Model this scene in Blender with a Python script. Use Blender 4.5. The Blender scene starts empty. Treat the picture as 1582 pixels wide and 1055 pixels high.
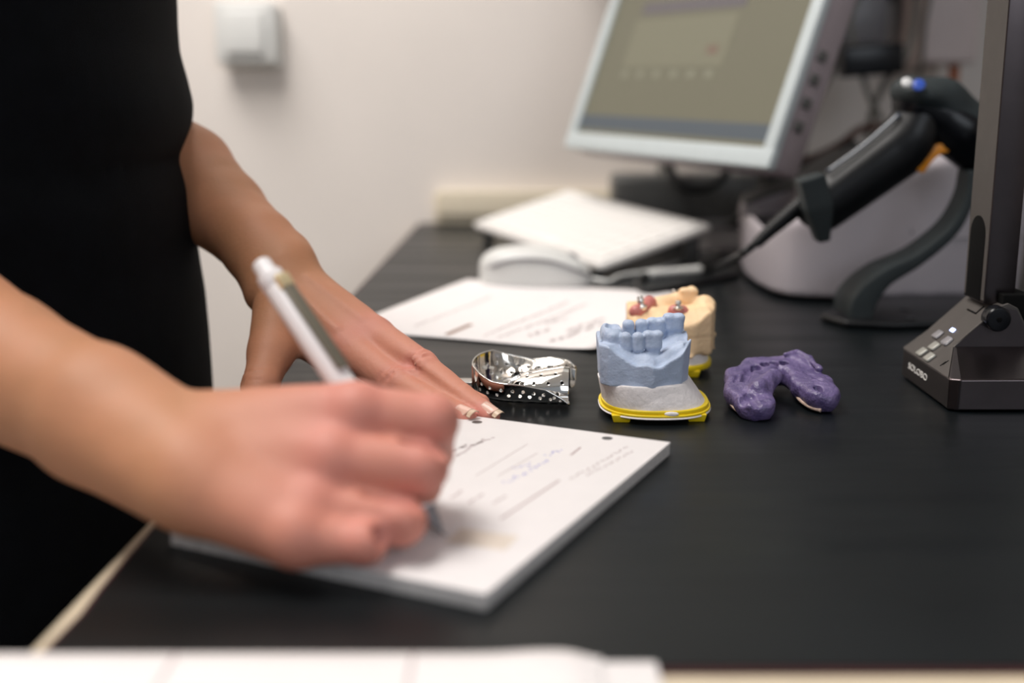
import bpy, bmesh, math, random
import numpy as np
from mathutils import Vector, Matrix
random.seed(4)
sc = bpy.context.scene
DZ = 880.0                       # height of the desk top (mm); all z below are above the desk top
PITCH = math.radians(12.15); FPX = 1850.0; CAMH = 189.0

# ---------------------------------------------------------------- camera, world, light, exposure
cam_d = bpy.data.cameras.new('camera'); cam = bpy.data.objects.new('camera', cam_d)
sc.collection.objects.link(cam); sc.camera = cam
cam_d.sensor_width = 36; cam_d.lens = FPX / 1582 * 36
cam.location = (0, 0, (CAMH + DZ) / 1000)
cam.rotation_euler = (math.pi / 2 - PITCH, 0, 0)
cam_d.clip_start = 0.02
cam_d.dof.use_dof = True
cam_d.dof.focus_distance = 0.695
cam_d.dof.aperture_fstop = cam_d.lens / 13.5
w = bpy.data.worlds.new('world'); sc.world = w; w.use_nodes = True
w.node_tree.nodes['Background'].inputs[0].default_value = (0.86, 0.92, 1.0, 1)
w.node_tree.nodes['Background'].inputs[1].default_value = 0.24
def area(name, loc, target, sx, sy, power, col):
    d = bpy.data.lights.new(name, 'AREA'); d.shape = 'RECTANGLE'; d.size = sx; d.size_y = sy
    d.energy = power; d.color = col
    o = bpy.data.objects.new(name, d); sc.collection.objects.link(o); o.location = loc
    o.rotation_euler = (Vector(target) - Vector(loc)).to_track_quat('-Z', 'Y').to_euler()
    return o
area('ceiling_panel_light', (-0.55, 0.55, 2.55), (-0.5, 0.75, 0), 0.6, 1.2, 28, (1.0, 0.96, 0.92))
area('ceiling_panel_light', (-0.9, 1.15, 2.55), (-0.7, 1.5, 0.6), 0.6, 0.6, 15, (1.0, 0.96, 0.93))
area('window_light', (0.9, -1.6, 1.9), (0.05, 0.7, 0.9), 1.2, 1.0, 11, (0.86, 0.92, 1.0))
sc.view_settings.view_transform = 'Standard'; sc.view_settings.look = 'None'
sc.view_settings.exposure = 0.22; sc.view_settings.gamma = 1.0
sc.view_settings.use_curve_mapping = False

# ---------------------------------------------------------------- geometry of the view, used to read real positions
def at(u, v, Y):
    x = (u - 791) / FPX; y = -(v - 527.5) / FPX
    d = np.array([x, math.cos(PITCH) + y * math.sin(PITCH), -math.sin(PITCH) + y * math.cos(PITCH)])
    t = Y / d[1]
    return np.array([d[0] * t, Y, CAMH + d[2] * t])
def ground(u, v, z=0.0):
    x = (u - 791) / FPX; y = -(v - 527.5) / FPX
    d = np.array([x, math.cos(PITCH) + y * math.sin(PITCH), -math.sin(PITCH) + y * math.cos(PITCH)])
    t = (z - CAMH) / d[2]
    return np.array([d[0] * t, d[1] * t, z])

# ---------------------------------------------------------------- materials
def mat(name, col, rough=0.5, metal=0.0, var=0.0, scale=40.0, bump=0.0, bscale=None, sss=0.0, col2=None,
        emit=None, estr=0.0, coat=0.0, detail=3.0, spec=0.5):
    m = bpy.data.materials.new(name); m.use_nodes = True
    nt = m.node_tree; b = nt.nodes['Principled BSDF']
    b.inputs['Base Color'].default_value = (*col, 1); b.inputs['Roughness'].default_value = rough
    b.inputs['Metallic'].default_value = metal
    b.inputs['Specular IOR Level'].default_value = spec
    if sss:
        b.inputs['Subsurface Weight'].default_value = sss
        b.inputs['Subsurface Radius'].default_value = (0.010, 0.004, 0.002)
        b.inputs['Subsurface Scale'].default_value = 0.6
    if coat: b.inputs['Coat Weight'].default_value = coat; b.inputs['Coat Roughness'].default_value = 0.1
    if emit: b.inputs['Emission Color'].default_value = (*emit, 1); b.inputs['Emission Strength'].default_value = estr
    tc = nt.nodes.new('ShaderNodeTexCoord')
    if var or col2:
        n = nt.nodes.new('ShaderNodeTexNoise'); n.inputs['Scale'].default_value = scale; n.inputs['Detail'].default_value = detail
        nt.links.new(tc.outputs['Object'], n.inputs['Vector'])
        r = nt.nodes.new('ShaderNodeValToRGB'); r.color_ramp.elements[0].position = 0.35; r.color_ramp.elements[1].position = 0.65
        c2 = col2 or tuple(min(1, c * (1 + var)) for c in col)
        c1 = col if col2 else tuple(c * (1 - var) for c in col)
        r.color_ramp.elements[0].color = (*c1, 1); r.color_ramp.elements[1].color = (*c2, 1)
        nt.links.new(n.outputs['Fac'], r.inputs['Fac']); nt.links.new(r.outputs['Color'], b.inputs['Base Color'])
    if bump:
        n2 = nt.nodes.new('ShaderNodeTexNoise'); n2.inputs['Scale'].default_value = bscale or scale; n2.inputs['Detail'].default_value = 4
        nt.links.new(tc.outputs['Object'], n2.inputs['Vector'])
        bp = nt.nodes.new('ShaderNodeBump'); bp.inputs['Strength'].default_value = bump; bp.inputs['Distance'].default_value = 0.001
        nt.links.new(n2.outputs['Fac'], bp.inputs['Height']); nt.links.new(bp.outputs['Normal'], b.inputs['Normal'])
    return m
M = {}
M['wall'] = mat('wall_paint', (0.72, 0.665, 0.62), 0.8, var=0.015, scale=6)
M['floor'] = mat('floor_vinyl', (0.35, 0.33, 0.30), 0.5, var=0.06, scale=30)
M['ceil'] = mat('ceiling_paint', (0.75, 0.74, 0.72), 0.9, var=0.01, scale=5)
M['cream'] = mat('cream_edge', (0.62, 0.52, 0.38), 0.45, var=0.06, scale=25)
M['mat'] = mat('black_desk_mat', (0.0045, 0.0062, 0.0072), 0.4, var=0.12, scale=12, bump=0.05, bscale=900, spec=0.22)
M['matred'] = mat('dark_red_edge', (0.055, 0.008, 0.011), 0.6, var=0.1)
M['paper'] = mat('paper', (0.76, 0.725, 0.72), 0.75, var=0.012, scale=60, bump=0.03, bscale=500)
M['paperside'] = mat('paper_side', (0.55, 0.53, 0.52), 0.8, var=0.1, scale=400)
M['ink'] = mat('grey_ink', (0.42, 0.33, 0.33), 0.8, var=0.05)
M['faint'] = mat('faint_print', (0.50, 0.43, 0.43), 0.8, var=0.03)
M['blueink'] = mat('blue_ink', (0.30, 0.30, 0.62), 0.7, var=0.05)
M['blackink'] = mat('black_ink', (0.05, 0.05, 0.06), 0.6, var=0.05)
M['shade'] = mat('pale_print_shade', (0.70, 0.62, 0.54), 0.8, var=0.06, scale=120)
M['brownink'] = mat('brown_print', (0.28, 0.17, 0.13), 0.8, var=0.05)
M['cloth'] = mat('black_cotton', (0.0019, 0.0024, 0.0036), 0.9, var=0.2, scale=60, bump=0.3, bscale=1500, spec=0.12)
M['trouser'] = mat('black_trousers', (0.0013, 0.0015, 0.0024), 0.9, var=0.2, scale=60, spec=0.06)
M['skin'] = mat('skin', (0.47, 0.215, 0.108), 0.58, col2=(0.53, 0.235, 0.125), scale=26, bump=0.22, bscale=420, sss=0.12, detail=5)
M['hair'] = mat('brown_hair', (0.06, 0.035, 0.02), 0.5, var=0.3, scale=120)
M['shoe'] = mat('white_shoe', (0.6, 0.6, 0.58), 0.5, var=0.04)
M['nail'] = mat('fingernail', (0.72, 0.45, 0.36), 0.25, var=0.03, coat=0.3)
M['nailtip'] = mat('fingernail_tip', (0.62, 0.46, 0.33), 0.3, var=0.03)
M['whiteplastic'] = mat('white_plastic', (0.64, 0.64, 0.62), 0.35, var=0.02, scale=20)
M['penwhite'] = mat('pen_white', (0.80, 0.76, 0.76), 0.3, var=0.01)
M['penclip'] = mat('pen_clip', (0.23, 0.21, 0.165), 0.3, metal=0.6, var=0.05)
M['brass'] = mat('pale_brass', (0.75, 0.62, 0.38), 0.3, metal=0.6, var=0.05)
M['steel'] = mat('polished_steel', (0.78, 0.76, 0.73), 0.07, metal=1.0, var=0.03, scale=60, bump=0.05, bscale=120)
M['satin'] = mat('satin_steel', (0.68, 0.67, 0.65), 0.22, metal=1.0, var=0.04)
M['residue'] = mat('dried_plaster_residue', (0.62, 0.58, 0.52), 0.6, var=0.2, scale=900, bump=0.5, bscale=900)
M['blue'] = mat('blue_plaster', (0.40, 0.475, 0.62), 0.55, var=0.07, scale=90, bump=0.35, bscale=700, sss=0.04)
M['plaster'] = mat('white_plaster', (0.84, 0.79, 0.78), 0.75, var=0.06, scale=120, bump=0.35, bscale=500)
M['yellow'] = mat('yellow_plastic', (0.85, 0.62, 0.012), 0.35, var=0.04)
M['tan'] = mat('tan_plaster', (0.80, 0.56, 0.33), 0.6, var=0.07, scale=90, bump=0.35, bscale=600, sss=0.04)
M['gum'] = mat('pink_gum_silicone', (0.52, 0.17, 0.15), 0.4, var=0.1, scale=300)
M['violet'] = mat('violet_impression', (0.080, 0.058, 0.155), 0.34, col2=(0.150, 0.112, 0.245), scale=110, bump=0.9, bscale=420, detail=6)
M['violetdark'] = mat('beige_tray_rim', (0.55, 0.40, 0.32), 0.35, var=0.25, scale=200)
M['bronze'] = mat('bronze_metal', (0.088, 0.074, 0.076), 0.30, metal=1.0, var=0.05, scale=60)
M['bronzetop'] = mat('grey_panel', (0.068, 0.060, 0.055), 0.5, metal=0.3, var=0.05, scale=100)
M['slot'] = mat('dark_slot', (0.004, 0.004, 0.004), 0.9, var=0.1, spec=0.1)
M['key'] = mat('silver_button', (0.30, 0.295, 0.265), 0.4, metal=0.2, var=0.05)
M['blackplastic'] = mat('black_plastic', (0.0045, 0.005, 0.006), 0.38, var=0.15, scale=40, spec=0.3)
M['blackrubber'] = mat('dark_green_grey_rubber', (0.017, 0.023, 0.025), 0.6, var=0.1, scale=50, spec=0.3)
M['gloss'] = mat('glossy_black', (0.003, 0.0035, 0.005), 0.25, var=0.1, scale=40, spec=0.25)
M['orange'] = mat('orange_trigger', (0.75, 0.27, 0.010), 0.4, var=0.04)
M['bluedecal'] = mat('blue_badge', (0.03, 0.08, 0.40), 0.3, var=0.05)
M['whitedecal'] = mat('white_badge', (0.6, 0.6, 0.6), 0.4, var=0.03)
M['lav'] = mat('grey_white_plastic', (0.40, 0.365, 0.39), 0.42, var=0.03, scale=15)
M['lavlight'] = mat('light_trim', (0.52, 0.50, 0.55), 0.35, var=0.03)
M['bezel'] = mat('pale_bezel', (0.45, 0.50, 0.51), 0.4, var=0.02)
M['caseside'] = mat('grey_casing', (0.28, 0.235, 0.25), 0.45, var=0.03)
M['greyd'] = mat('dark_grey_plastic', (0.07, 0.07, 0.068), 0.4, var=0.08)
M['greym'] = mat('mid_grey_plastic', (0.22, 0.21, 0.22), 0.35, var=0.05)
M['cabg'] = mat('grey_cable', (0.13, 0.125, 0.11), 0.5, var=0.08)
M['cabo'] = mat('orange_cable', (0.42, 0.10, 0.02), 0.5, var=0.08)
M['keycap'] = mat('white_keycap', (0.78, 0.76, 0.73), 0.5, var=0.02)
M['keybase'] = mat('keyboard_base', (0.68, 0.66, 0.635), 0.5, var=0.02)
M['trunk'] = mat('cream_trunking', (0.70, 0.62, 0.48), 0.5, var=0.02, scale=20)
# stretched ribs across the desk mat
nt = M['mat'].node_tree; tc = nt.nodes.new('ShaderNodeTexCoord'); mp = nt.nodes.new('ShaderNodeMapping'); mp.inputs['Scale'].default_value = (2.0, 34.0, 1.0)
nz = nt.nodes.new('ShaderNodeTexNoise'); nz.inputs['Scale'].default_value = 1.0; nz.inputs['Detail'].default_value = 2
nt.links.new(tc.outputs['Object'], mp.inputs['Vector']); nt.links.new(mp.outputs['Vector'], nz.inputs['Vector'])
mr = nt.nodes.new('ShaderNodeMapRange'); mr.inputs['From Min'].default_value = 0.3; mr.inputs['From Max'].default_value = 0.7; mr.inputs['To Min'].default_value = 0.28; mr.inputs['To Max'].default_value = 0.42
nt.links.new(nz.outputs['Fac'], mr.inputs['Value']); nt.links.new(mr.outputs['Result'], nt.nodes['Principled BSDF'].inputs['Roughness'])
# skin: rosier on hands and knuckles, tanned on the forearms
nt = M['skin'].node_tree; b = nt.nodes['Principled BSDF']; lk = b.inputs['Base Color'].links[0]; src = lk.from_socket
at_ = nt.nodes.new('ShaderNodeAttribute'); at_.attribute_name = 'rosy'; mx_ = nt.nodes.new('ShaderNodeMix'); mx_.data_type = 'RGBA'
mx_.inputs['B'].default_value = (0.62, 0.235, 0.185, 1)
for i_ in mx_.inputs:
    if i_.name == 'B' and i_.type == 'RGBA': i_.default_value = (0.62, 0.235, 0.185, 1)
    if i_.name == 'A' and i_.type == 'RGBA': nt.links.new(src, i_)
nt.links.new(at_.outputs['Fac'], mx_.inputs[0])
nt.links.new([o_ for o_ in mx_.outputs if o_.type == 'RGBA'][0], b.inputs['Base Color'])
M['led'] = mat('led', (0.5, 0.6, 1), 0.4, emit=(0.45, 0.55, 1.0), estr=4.0, var=0.01)
def em(name, col, s=1.0):
    return mat(name, tuple(c * 0.05 for c in col), 0.35, emit=col, estr=s, var=0.02)
M['scr'] = em('screen_page', (0.185, 0.172, 0.112), 0.68)
M['scrwin'] = em('screen_window', (0.235, 0.22, 0.145), 0.68)
M['scrbar'] = em('screen_bar', (0.068, 0.085, 0.100), 0.9)
M['scrhead'] = em('screen_header', (0.115, 0.10, 0.105), 0.9)
M['scrdot'] = em('screen_icon', (0.28, 0.27, 0.19), 0.68)
M['scrred'] = em('screen_red', (0.22, 0.14, 0.10), 0.68)

# ---------------------------------------------------------------- object helpers
def _link(name, me, parent=None):
    o = bpy.data.objects.new(name, me); sc.collection.objects.link(o)
    if parent is not None: o.parent = parent
    return o
def rootof(o):
    while o.parent: o = o.parent
    return o
def tag(o, label=None, cat=None, group=None, kind=None):
    if label: o['label'] = label
    if cat: o['category'] = cat
    if group: o['group'] = group
    if kind: o['kind'] = kind
    return o
def thing(name, base, label, cat, group=None):
    o = _link(name, None); o.location = (base[0] / 1000, base[1] / 1000, (base[2] + DZ) / 1000)
    return tag(o, label, cat, group)
def mesh(name, verts, faces, material, parent=None, base=None, smooth=True):
    """verts in mm (z above desk top). A child shares the thing's base as its origin."""
    v = np.asarray(verts, float)
    if parent is not None:
        r = rootof(parent); off = np.array([r.location.x * 1000, r.location.y * 1000, r.location.z * 1000 - DZ])
    else:
        off = np.array(base if base is not None else ((v.min(0)[0] + v.max(0)[0]) / 2, (v.min(0)[1] + v.max(0)[1]) / 2, v.min(0)[2]))
    me = bpy.data.meshes.new(name)
    me.from_pydata(((v - off) / 1000).tolist(), [], [list(map(int, f)) for f in faces])
    me.validate(); me.update()
    if smooth: me.polygons.foreach_set('use_smooth', [True] * len(me.polygons))
    me.materials.append(material)
    o = _link(name, me, parent)
    if parent is None: o.location = (off[0] / 1000, off[1] / 1000, (off[2] + DZ) / 1000)
    return o
def bevel(o, wd, seg=3, ang=40):
    m = o.modifiers.new('bevel', 'BEVEL'); m.width = wd / 1000; m.segments = seg; m.limit_method = 'ANGLE'; m.angle_limit = math.radians(ang)
    return o
def frame(yaw=0, tilt=0, roll=0):
    """columns ex, ey, ez of a body turned by roll about y, tilt back about x, yaw about z"""
    c, s = math.cos(yaw), math.sin(yaw); Rz = np.array([[c, -s, 0], [s, c, 0], [0, 0, 1]])
    c, s = math.cos(-tilt), math.sin(-tilt); Rx = np.array([[1, 0, 0], [0, c, -s], [0, s, c]])
    c, s = math.cos(roll), math.sin(roll); Ry = np.array([[c, 0, s], [0, 1, 0], [-s, 0, c]])
    return Rz @ Rx @ Ry
BOXF = [(0, 3, 2, 1), (4, 5, 6, 7), (0, 1, 5, 4), (1, 2, 6, 5), (2, 3, 7, 6), (3, 0, 4, 7)]
def box(name, o, R, lo, hi, material, parent=None, bev=1.0, seg=3, base=None):
    c = [(lo[0], lo[1], lo[2]), (hi[0], lo[1], lo[2]), (hi[0], hi[1], lo[2]), (lo[0], hi[1], lo[2]),
         (lo[0], lo[1], hi[2]), (hi[0], lo[1], hi[2]), (hi[0], hi[1], hi[2]), (lo[0], hi[1], hi[2])]
    v = np.array(c, float) @ np.asarray(R).T + np.asarray(o)
    ob = mesh(name, v, BOXF, material, parent, base, smooth=bool(bev))
    if bev: bevel(ob, bev, seg)
    return ob
I3 = np.eye(3)
def prism(name, poly, z0, z1, material, parent=None, o=(0, 0, 0), R=I3, bev=0.0, taper=None, base=None):
    """poly of (a,b) in the local xy plane, extruded along local z"""
    n = len(poly); p = np.array(poly, float); q = p if taper is None else np.array(taper, float)
    v = np.vstack([np.c_[p, np.full(n, z0)], np.c_[q, np.full(n, z1)]]) @ np.asarray(R).T + np.asarray(o)
    f = [tuple(range(n))[::-1], tuple(range(n, 2 * n))] + [(i, (i + 1) % n, n + (i + 1) % n, n + i) for i in range(n)]
    ob = mesh(name, v, f, material, parent, base, smooth=bool(bev))
    if bev: bevel(ob, bev)
    return ob
def tubemesh(pts, rad, seg=16, caps=True):
    P = np.array(pts, float); n = len(P); rad = np.broadcast_to(np.asarray(rad, float), (n,))
    T = np.gradient(P, axis=0); T /= np.linalg.norm(T, axis=1)[:, None] + 1e-9
    up = np.array([0, 0, 1.0]) if abs(T[0][2]) < 0.9 else np.array([1.0, 0, 0])
    N = np.cross(T[0], up); N /= np.linalg.norm(N); V = []
    for i in range(n):
        N = N - T[i] * N.dot(T[i]); N /= np.linalg.norm(N); B = np.cross(T[i], N)
        for k in range(seg):
            a = 2 * math.pi * k / seg; V.append(P[i] + rad[i] * (math.cos(a) * N + math.sin(a) * B))
    F = [(i * seg + k, i * seg + (k + 1) % seg, (i + 1) * seg + (k + 1) % seg, (i + 1) * seg + k) for i in range(n - 1) for k in range(seg)]
    if caps: F += [tuple(range(seg))[::-1], tuple(range((n - 1) * seg, n * seg))]
    return V, F
def spline(ctrl, m=12):
    c = np.array(ctrl, float); c = np.vstack([2 * c[0] - c[1], c, 2 * c[-1] - c[-2]]); out = []
    for i in range(1, len(c) - 2):
        for k in range(m):
            t = k / m; p0, p1, p2, p3 = c[i - 1], c[i], c[i + 1], c[i + 2]
            out.append(0.5 * ((2 * p1) + (-p0 + p2) * t + (2 * p0 - 5 * p1 + 4 * p2 - p3) * t * t + (-p0 + 3 * p1 - 3 * p2 + p3) * t ** 3))
    out.append(c[-2]); return np.array(out)
def tube(name, ctrl, r, material, parent=None, seg=14, m=12, base=None):
    v, f = tubemesh(spline(ctrl, m), r, seg); return mesh(name, v, f, material, parent, base)
def lathe(name, prof, o, axis, material, parent=None, seg=32):
    """prof: (distance along axis, radius)"""
    a = np.asarray(axis, float); a /= np.linalg.norm(a); up = np.array([0, 0, 1.0]) if abs(a[2]) < 0.9 else np.array([1.0, 0, 0])
    n = np.cross(a, up); n /= np.linalg.norm(n); b = np.cross(a, n); V = []; m = len(prof)
    for d, r in prof:
        for k in range(seg):
            t = 2 * math.pi * k / seg; V.append(np.asarray(o) + a * d + max(r, 0.01) * (math.cos(t) * n + math.sin(t) * b))
    F = [(i * seg + k, i * seg + (k + 1) % seg, (i + 1) * seg + (k + 1) % seg, (i + 1) * seg + k) for i in range(m - 1) for k in range(seg)]
    F += [tuple(range(seg))[::-1], tuple(range((m - 1) * seg, m * seg))]
    ob = mesh(name, V, F, material, parent); bevel(ob, 0.15, 2, 35); return ob

# ---------------------------------------------------------------- signed distance modelling (smooth organic shapes)
class Field:
    def __init__(s, lo, hi, h):
        s.lo = np.array(lo, float); s.h = h
        s.n = np.ceil((np.array(hi, float) - s.lo) / h).astype(int) + 1
        s.f = np.full(s.n, 60.0, np.float32)
        s.ax = [s.lo[i] + h * np.arange(s.n[i]) for i in range(3)]
    def win(s, lo, hi):
        a = np.clip(np.floor((np.array(lo) - s.lo) / s.h).astype(int), 0, s.n); b = np.clip(np.ceil((np.array(hi) - s.lo) / s.h).astype(int) + 1, 0, s.n)
        sl = tuple(slice(a[i], max(b[i], a[i])) for i in range(3))
        X, Y, Z = np.meshgrid(*[s.ax[i][sl[i]] for i in range(3)], indexing='ij')
        return sl, X, Y, Z
    def put(s, sl, d, k, sub):
        a = s.f[sl]
        if a.size == 0: return
        if sub: d = -d; hh = np.maximum(k - np.abs(a - d), 0) / max(k, 1e-6); s.f[sl] = np.maximum(a, d) + hh * hh * k * 0.25
        else: hh = np.maximum(k - np.abs(a - d), 0) / max(k, 1e-6); s.f[sl] = np.minimum(a, d) - hh * hh * k * 0.25
    def cap(s, a, b, ra, rb, k=2.0, sub=False, sq=None):
        a = np.array(a, float); b = np.array(b, float); R = max(ra, rb); mg = R + k + 4 * s.h
        sl, X, Y, Z = s.win(np.minimum(a, b) - mg, np.maximum(a, b) + mg)
        ab = b - a; L = ab.dot(ab) + 1e-9
        t = np.clip(((X - a[0]) * ab[0] + (Y - a[1]) * ab[1] + (Z - a[2]) * ab[2]) / L, 0, 1)
        d = np.sqrt((X - a[0] - t * ab[0]) ** 2 + (Y - a[1] - t * ab[1]) ** 2 + (Z - a[2] - t * ab[2]) ** 2) - (ra + (rb - ra) * t)
        s.put(sl, d, k, sub)
    def chain(s, pts, rad, k=2.0):
        for i in range(len(pts) - 1): s.cap(pts[i], pts[i + 1], rad[i], rad[i + 1], k)
    def ell(s, c, r, R=None, k=2.0, sub=False):
        c = np.array(c, float); r = np.array(r, float); mg = r.max() + k + 4 * s.h
        sl, X, Y, Z = s.win(c - mg, c + mg); P = np.stack([X - c[0], Y - c[1], Z - c[2]], -1)
        if R is not None: P = P @ np.asarray(R)
        q = np.sqrt(((P / r) ** 2).sum(-1)); g = np.sqrt(((P / r ** 2) ** 2).sum(-1)) + 1e-6
        s.put(sl, q * (q - 1) / g, k, sub)
    def box(s, c, hf, rnd=1.0, R=None, k=1.0, sub=False):
        c = np.array(c, float); hf = np.array(hf, float); mg = np.linalg.norm(hf) + k + 4 * s.h
        sl, X, Y, Z = s.win(c - mg, c + mg); P = np.stack([X - c[0], Y - c[1], Z - c[2]], -1)
        if R is not None: P = P @ np.asarray(R)
        q = np.abs(P) - (hf - rnd)
        s.put(sl, np.sqrt((np.maximum(q, 0) ** 2).sum(-1)) + np.minimum(q.max(-1), 0) - rnd, k, sub)
    def fn(s, func, lo, hi, k=1.0, sub=False):
        sl, X, Y, Z = s.win(lo, hi); s.put(sl, func(X, Y, Z), k, sub)
    def warp(s, func):
        sl, X, Y, Z = s.win(s.lo, s.lo + s.h * s.n); s.f[sl] += func(X, Y, Z)
    def nets(s):
        f = s.f; f[0] = f[-1] = 5; f[:, 0] = f[:, -1] = 5; f[:, :, 0] = f[:, :, -1] = 5
        ins = f < 0; nx, ny, nz = f.shape
        cnt = np.zeros((nx - 1, ny - 1, nz - 1), np.int8)
        offs = [(i, j, k) for i in (0, 1) for j in (0, 1) for k in (0, 1)]
        for i, j, k in offs: cnt += ins[i:nx - 1 + i, j:ny - 1 + j, k:nz - 1 + k]
        act = (cnt > 0) & (cnt < 8); idx = np.argwhere(act); n = len(idx)
        vid = np.full(act.shape, -1, np.int64); vid[act] = np.arange(n)
        val = np.stack([f[idx[:, 0] + i, idx[:, 1] + j, idx[:, 2] + k] for i, j, k in offs], 1).astype(float)
        O = np.array(offs, float); acc = np.zeros((n, 3)); c = np.zeros(n)
        for a in range(8):
            for b in range(a + 1, 8):
                if np.abs(O[a] - O[b]).sum() != 1: continue
                va, vb = val[:, a], val[:, b]; m = (va < 0) != (vb < 0)
                t = np.where(m, va / np.where(m, va - vb, 1), 0)
                acc += (O[a] + t[:, None] * (O[b] - O[a])) * m[:, None]; c += m
        V = s.lo + s.h * (idx + acc / c[:, None]); F = []
        for axis in range(3):
            A = [slice(None)] * 3; B = [slice(None)] * 3; A[axis] = slice(0, -1); B[axis] = slice(1, None)
            ch = ins[tuple(A)] != ins[tuple(B)]
            e = np.argwhere(ch); u, v = [q for q in range(3) if q != axis]
            e = e[(e[:, u] > 0) & (e[:, v] > 0) & (e[:, u] < f.shape[u] - 1) & (e[:, v] < f.shape[v] - 1)]
            def cell(du, dv):
                q = e.copy(); q[:, u] -= du; q[:, v] -= dv; return vid[q[:, 0], q[:, 1], q[:, 2]]
            Q = np.stack([cell(1, 1), cell(0, 1), cell(0, 0), cell(1, 0)], 1)
            flip = ins[e[:, 0], e[:, 1], e[:, 2]]
            if axis == 1: flip = ~flip
            Q[~flip] = Q[~flip][:, ::-1]; F.append(Q)
        return V, np.vstack(F)
def organic(name, F, material, parent=None, base=None, relax=1):
    V, Q = F.nets()
    for _ in range(relax):
        acc = np.zeros_like(V); c = np.zeros(len(V))
        for a in range(4):
            b = (a + 1) % 4
            np.add.at(acc, Q[:, a], V[Q[:, b]]); np.add.at(c, Q[:, a], 1)
            np.add.at(acc, Q[:, b], V[Q[:, a]]); np.add.at(c, Q[:, b], 1)
        V = V + 0.5 * (acc / np.maximum(c, 1)[:, None] - V)
    return mesh(name, V, Q, material, parent, base)
def noise3(X, Y, Z, s, seed=0):
    r = np.random.default_rng(seed); o = 0
    for i in range(5):
        d = r.normal(size=3); d /= np.linalg.norm(d); p = r.uniform(0, 6.28)
        o = o + np.sin((X * d[0] + Y * d[1] + Z * d[2]) / s * 6.28 * (0.7 + 0.25 * i) + p + 1.5 * np.sin((Y * d[0] - Z * d[1] + X * d[2]) / s * 3.1 + p * 2))
    return o / 5

# ================================================================ SETTING
def slab(name, lo, hi, m, kind='structure'):
    o = box(name, (0, 0, 0), I3, lo, hi, m, None, bev=0); o['kind'] = kind; return o
WY = 1665
slab('floor', (-2200, -2200, -DZ - 60), (2200, WY, -DZ), M['floor'])
slab('wall_back', (-2200, WY, -DZ - 60), (2200, WY + 100, 1740), M['wall'])
slab('ceiling', (-2200, -2200, 1740), (2200, WY + 100, 1800), M['ceil'])
slab('wall_right', (2200, -2200, -DZ - 60), (2300, WY + 100, 1800), M['wall'])
slab('wall_left', (-2300, -2200, -DZ - 60), (-2200, WY + 100, 1800), M['wall'])

# ================================================================ DESK + MAT
desk = thing('desk', (200, 900, -DZ), 'long desk with pale cream edges under a black mat, running back to the wall', 'desk')
def edge_x(y): return -168 + (y - 379) * 0.0295
y0, y1 = 352.0, WY - 1
prism('desk_top', [(edge_x(y0) - 1, y0), (1150, y0), (1150, y1), (edge_x(y1) + 4, y1)], -32, -2.5, M['cream'], desk, bev=5)
for (x, y) in ((-80, 420), (1090, 420), (-40, 1590), (1090, 1590)):
    box('leg', (x, y, 0), I3, (-25, -25, -DZ), (25, 25, -31), M['greym'], desk, bev=2)
dm = thing('desk_mat', (300, 900, -2.4), 'large black ribbed desk mat with a thin dark red edge covering the desk', 'desk mat')
mx = lambda y, d=0: edge_x(y) + 0.4 + d + 7.0 * float(np.clip((900 - y) / 300, 0, 1))
yy = np.linspace(364, WY - 4, 60)
def matpoly(d):
    d = d * 1.3
    left = [(mx(y, d) + 1.4 * math.exp(-((y - 410) / 14) ** 2), y) for y in yy]
    left[0] = (left[0][0], 364 + d)
    return left[::-1] + [(1140 - d, 364 + d), (1140 - d, WY - 4)][0:2]
prism('mat_edge', matpoly(0), -2.4, -0.8, M['matred'], dm)
prism('mat_surface', matpoly(1.6), -0.9, 0.0, M['mat'], dm)

# cable trunking on the wall
tr = thing('cable_trunking', (500, WY, 0), 'cream plastic cable trunking along the wall behind the keyboard', 'trunking')
box('base', (0, 0, 0), I3, (-106, WY - 22, 1), (1100, WY, 42), M['trunk'], tr, bev=2)
box('cover', (0, 0, 0), I3, (-102, WY - 27, 12), (1100, WY - 21, 47), M['trunk'], tr, bev=2)

# wall switch
P = at(391, 55, WY)
sw = thing('light_switch', (P[0], WY, P[2] - 40), 'square white light switch mounted on the wall left of the monitor', 'light switch')
box('surface_box', (P[0], WY, P[2]), I3, (-36, -30, -41), (40, 0, 38), M['whiteplastic'], sw, bev=3)
box('cover_plate', (P[0], WY, P[2]), I3, (-42, -40, -36), (36, -29, 42), M['whiteplastic'], sw, bev=3)
box('rocker', (P[0] - 2, WY, P[2] + 1), frame(0, 0.05), (-26, -46, -27), (24, -39, 27), M['whiteplastic'], sw, bev=2)

# ================================================================ WRITING PAD
def sheet_frame(A, B):      # A -> B is the x axis on the desk
    d = np.array(B, float) - np.array(A, float); return math.atan2(d[1], d[0])
pz = 7.0
pyaw = math.radians(-24.0)
RP = frame(pyaw); Cn = np.array([-10.0, 408.0, 0])
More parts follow.
